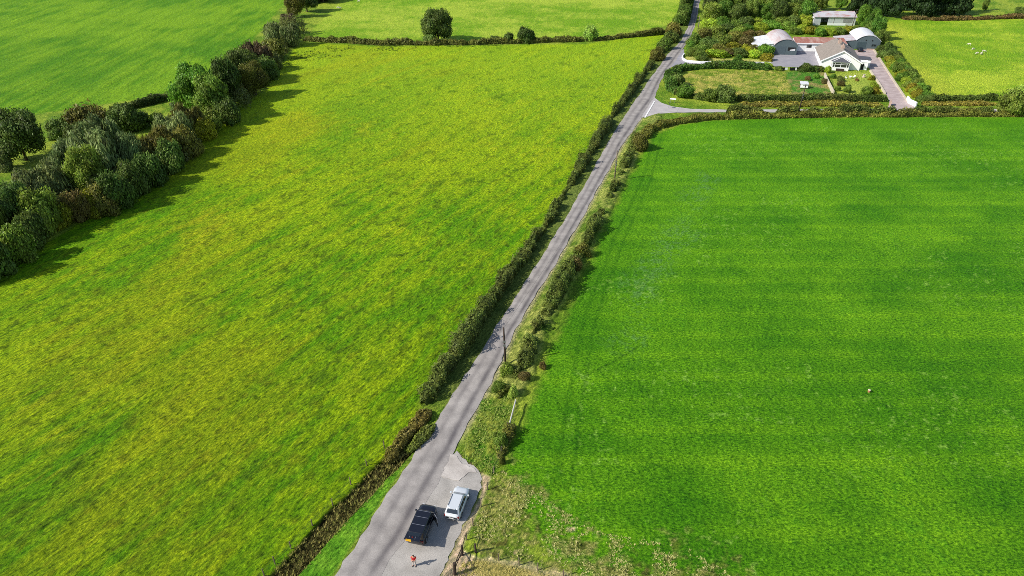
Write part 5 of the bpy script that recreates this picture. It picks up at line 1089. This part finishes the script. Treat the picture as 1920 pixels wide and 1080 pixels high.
# ------------------------------------------------------------------ grass tufts and dead growth
def tufts(name, poly_w, n, h, col0, col1, seed, label_kind='stuff', dens_noise=None, z=0.0, blades=6, spread=.16):
    rng = np.random.default_rng(seed); xs = [p[0] for p in poly_w]; ys = [p[1] for p in poly_w]
    x = rng.uniform(min(xs), max(xs), n * 3).astype(np.float32); y = rng.uniform(min(ys), max(ys), n * 3).astype(np.float32); k = sd_poly(x, y, poly_w) < 0
    if dens_noise: k &= fbm(x / dens_noise, y / dens_noise, 3, seed) + rng.uniform(-.12, .12, len(x)) > .5
    x, y = x[k][:n], y[k][:n]; n = len(x); B = blades
    a = rng.uniform(0, 6.28, (n, B)); ln = rng.uniform(.5, 1.2, (n, B)) * h; sp = rng.uniform(.3, 1.1, (n, B)) * spread + ln * .35
    bx = x[:, None] + np.cos(a) * .05; by_ = y[:, None] + np.sin(a) * .05; px_, py_ = -np.sin(a) * .035, np.cos(a) * .035
    v = np.stack([np.stack([bx - px_, by_ - py_, np.full_like(bx, z)], -1), np.stack([bx + px_, by_ + py_, np.full_like(bx, z)], -1), np.stack([bx + np.cos(a) * sp, by_ + np.sin(a) * sp, z + ln], -1)], 2).reshape(-1, 3)
    t = np.repeat(rng.uniform(0, 1, n), B) * .7 + rng.uniform(0, .3, n * B)
    c = np.array(col0)[None, :] * (1 - t[:, None]) + np.array(col1)[None, :] * t[:, None]
    me = np_mesh(name, v, np.arange(len(v)).reshape(-1, 3), cols={'growth': ('FACE', c)}); return tag(link_mesh(name, me, M['blade']), kind='stuff')
def blade_mat():
    m, nt, b, L = mat_new('grass_blades'); at = N(nt, 'ShaderNodeAttribute'); at.attribute_name = 'growth'; L.new(at.outputs['Color'], b.inputs['Base Color']); b.inputs['Roughness'].default_value = .7; b.inputs['Specular IOR Level'].default_value = .15
    tr = N(nt, 'ShaderNodeBsdfTranslucent'); L.new(at.outputs['Color'], tr.inputs[0]); mx = N(nt, 'ShaderNodeMixShader'); mx.inputs[0].default_value = .3; L.new(b.outputs[0], mx.inputs[1]); L.new(tr.outputs[0], mx.inputs[2]); L.new(mx.outputs[0], nt.nodes['Material Output'].inputs[0]); return m
M['blade'] = blade_mat()
def band(line, w0, w1):
    l, r = [], []
    for i, (x, y) in enumerate(line):
        x0, y0 = line[max(0, i - 1)]; x1, y1 = line[min(len(line) - 1, i + 1)]; d = math.hypot(x1 - x0, y1 - y0); nx, ny = -(y1 - y0) / d, (x1 - x0) / d; l.append((x + nx * w0, y + ny * w0)); r.append((x - nx * w1, y - ny * w1))
    return l + r[::-1]
tufts('dead_grass', band(DITCH, 1.0, 1.0), 7000, .5, lin(72, 72, 34), lin(146, 138, 78), 1, z=-.7, spread=.3)
tufts('ditch_edge_grass', band([(x, y) for x, y in DITCH], 1.5, 1.2), 1800, .35, lin(120, 128, 50), lin(178, 164, 96), 2, z=-.05)
tufts('dry_grass', PP([(925,893),(965,870),(1040,950),(1130,1000),(1300,1030),(1400,1100),(1060,1090),(892,1037),(880,1010),(905,950)]), 2600, .14, lin(140, 158, 64), lin(228, 216, 148), 3, dens_noise=2.2)
tufts('verge_grass', PP([(868,838),(905,752),(968,740),(962,800),(945,850),(925,893),(903,888),(880,866),(862,852)]), 1500, .2, lin(104, 150, 44), lin(196, 200, 104), 4)
tufts('bank_grass', offset_line(RR, hr, -.5) + offset_line(RR, hr, -2.6)[::-1], 3500, .18, lin(120, 150, 52), lin(206, 206, 124), 5)
tufts('inner_gate_grass', PP([(865,1056),(895,1052),(1060,1086),(1250,1130),(1100,1200),(850,1100)]), 2500, .15, lin(190, 184, 96), lin(216, 200, 130), 6)
tufts('rushes', PP([(600,90),(640,82),(800,86),(960,84),(700,98),(560,118),(500,150),(470,150),(540,104)]), 900, .5, lin(44, 70, 22), lin(90, 104, 40), 7, dens_noise=8, spread=.5, blades=14)
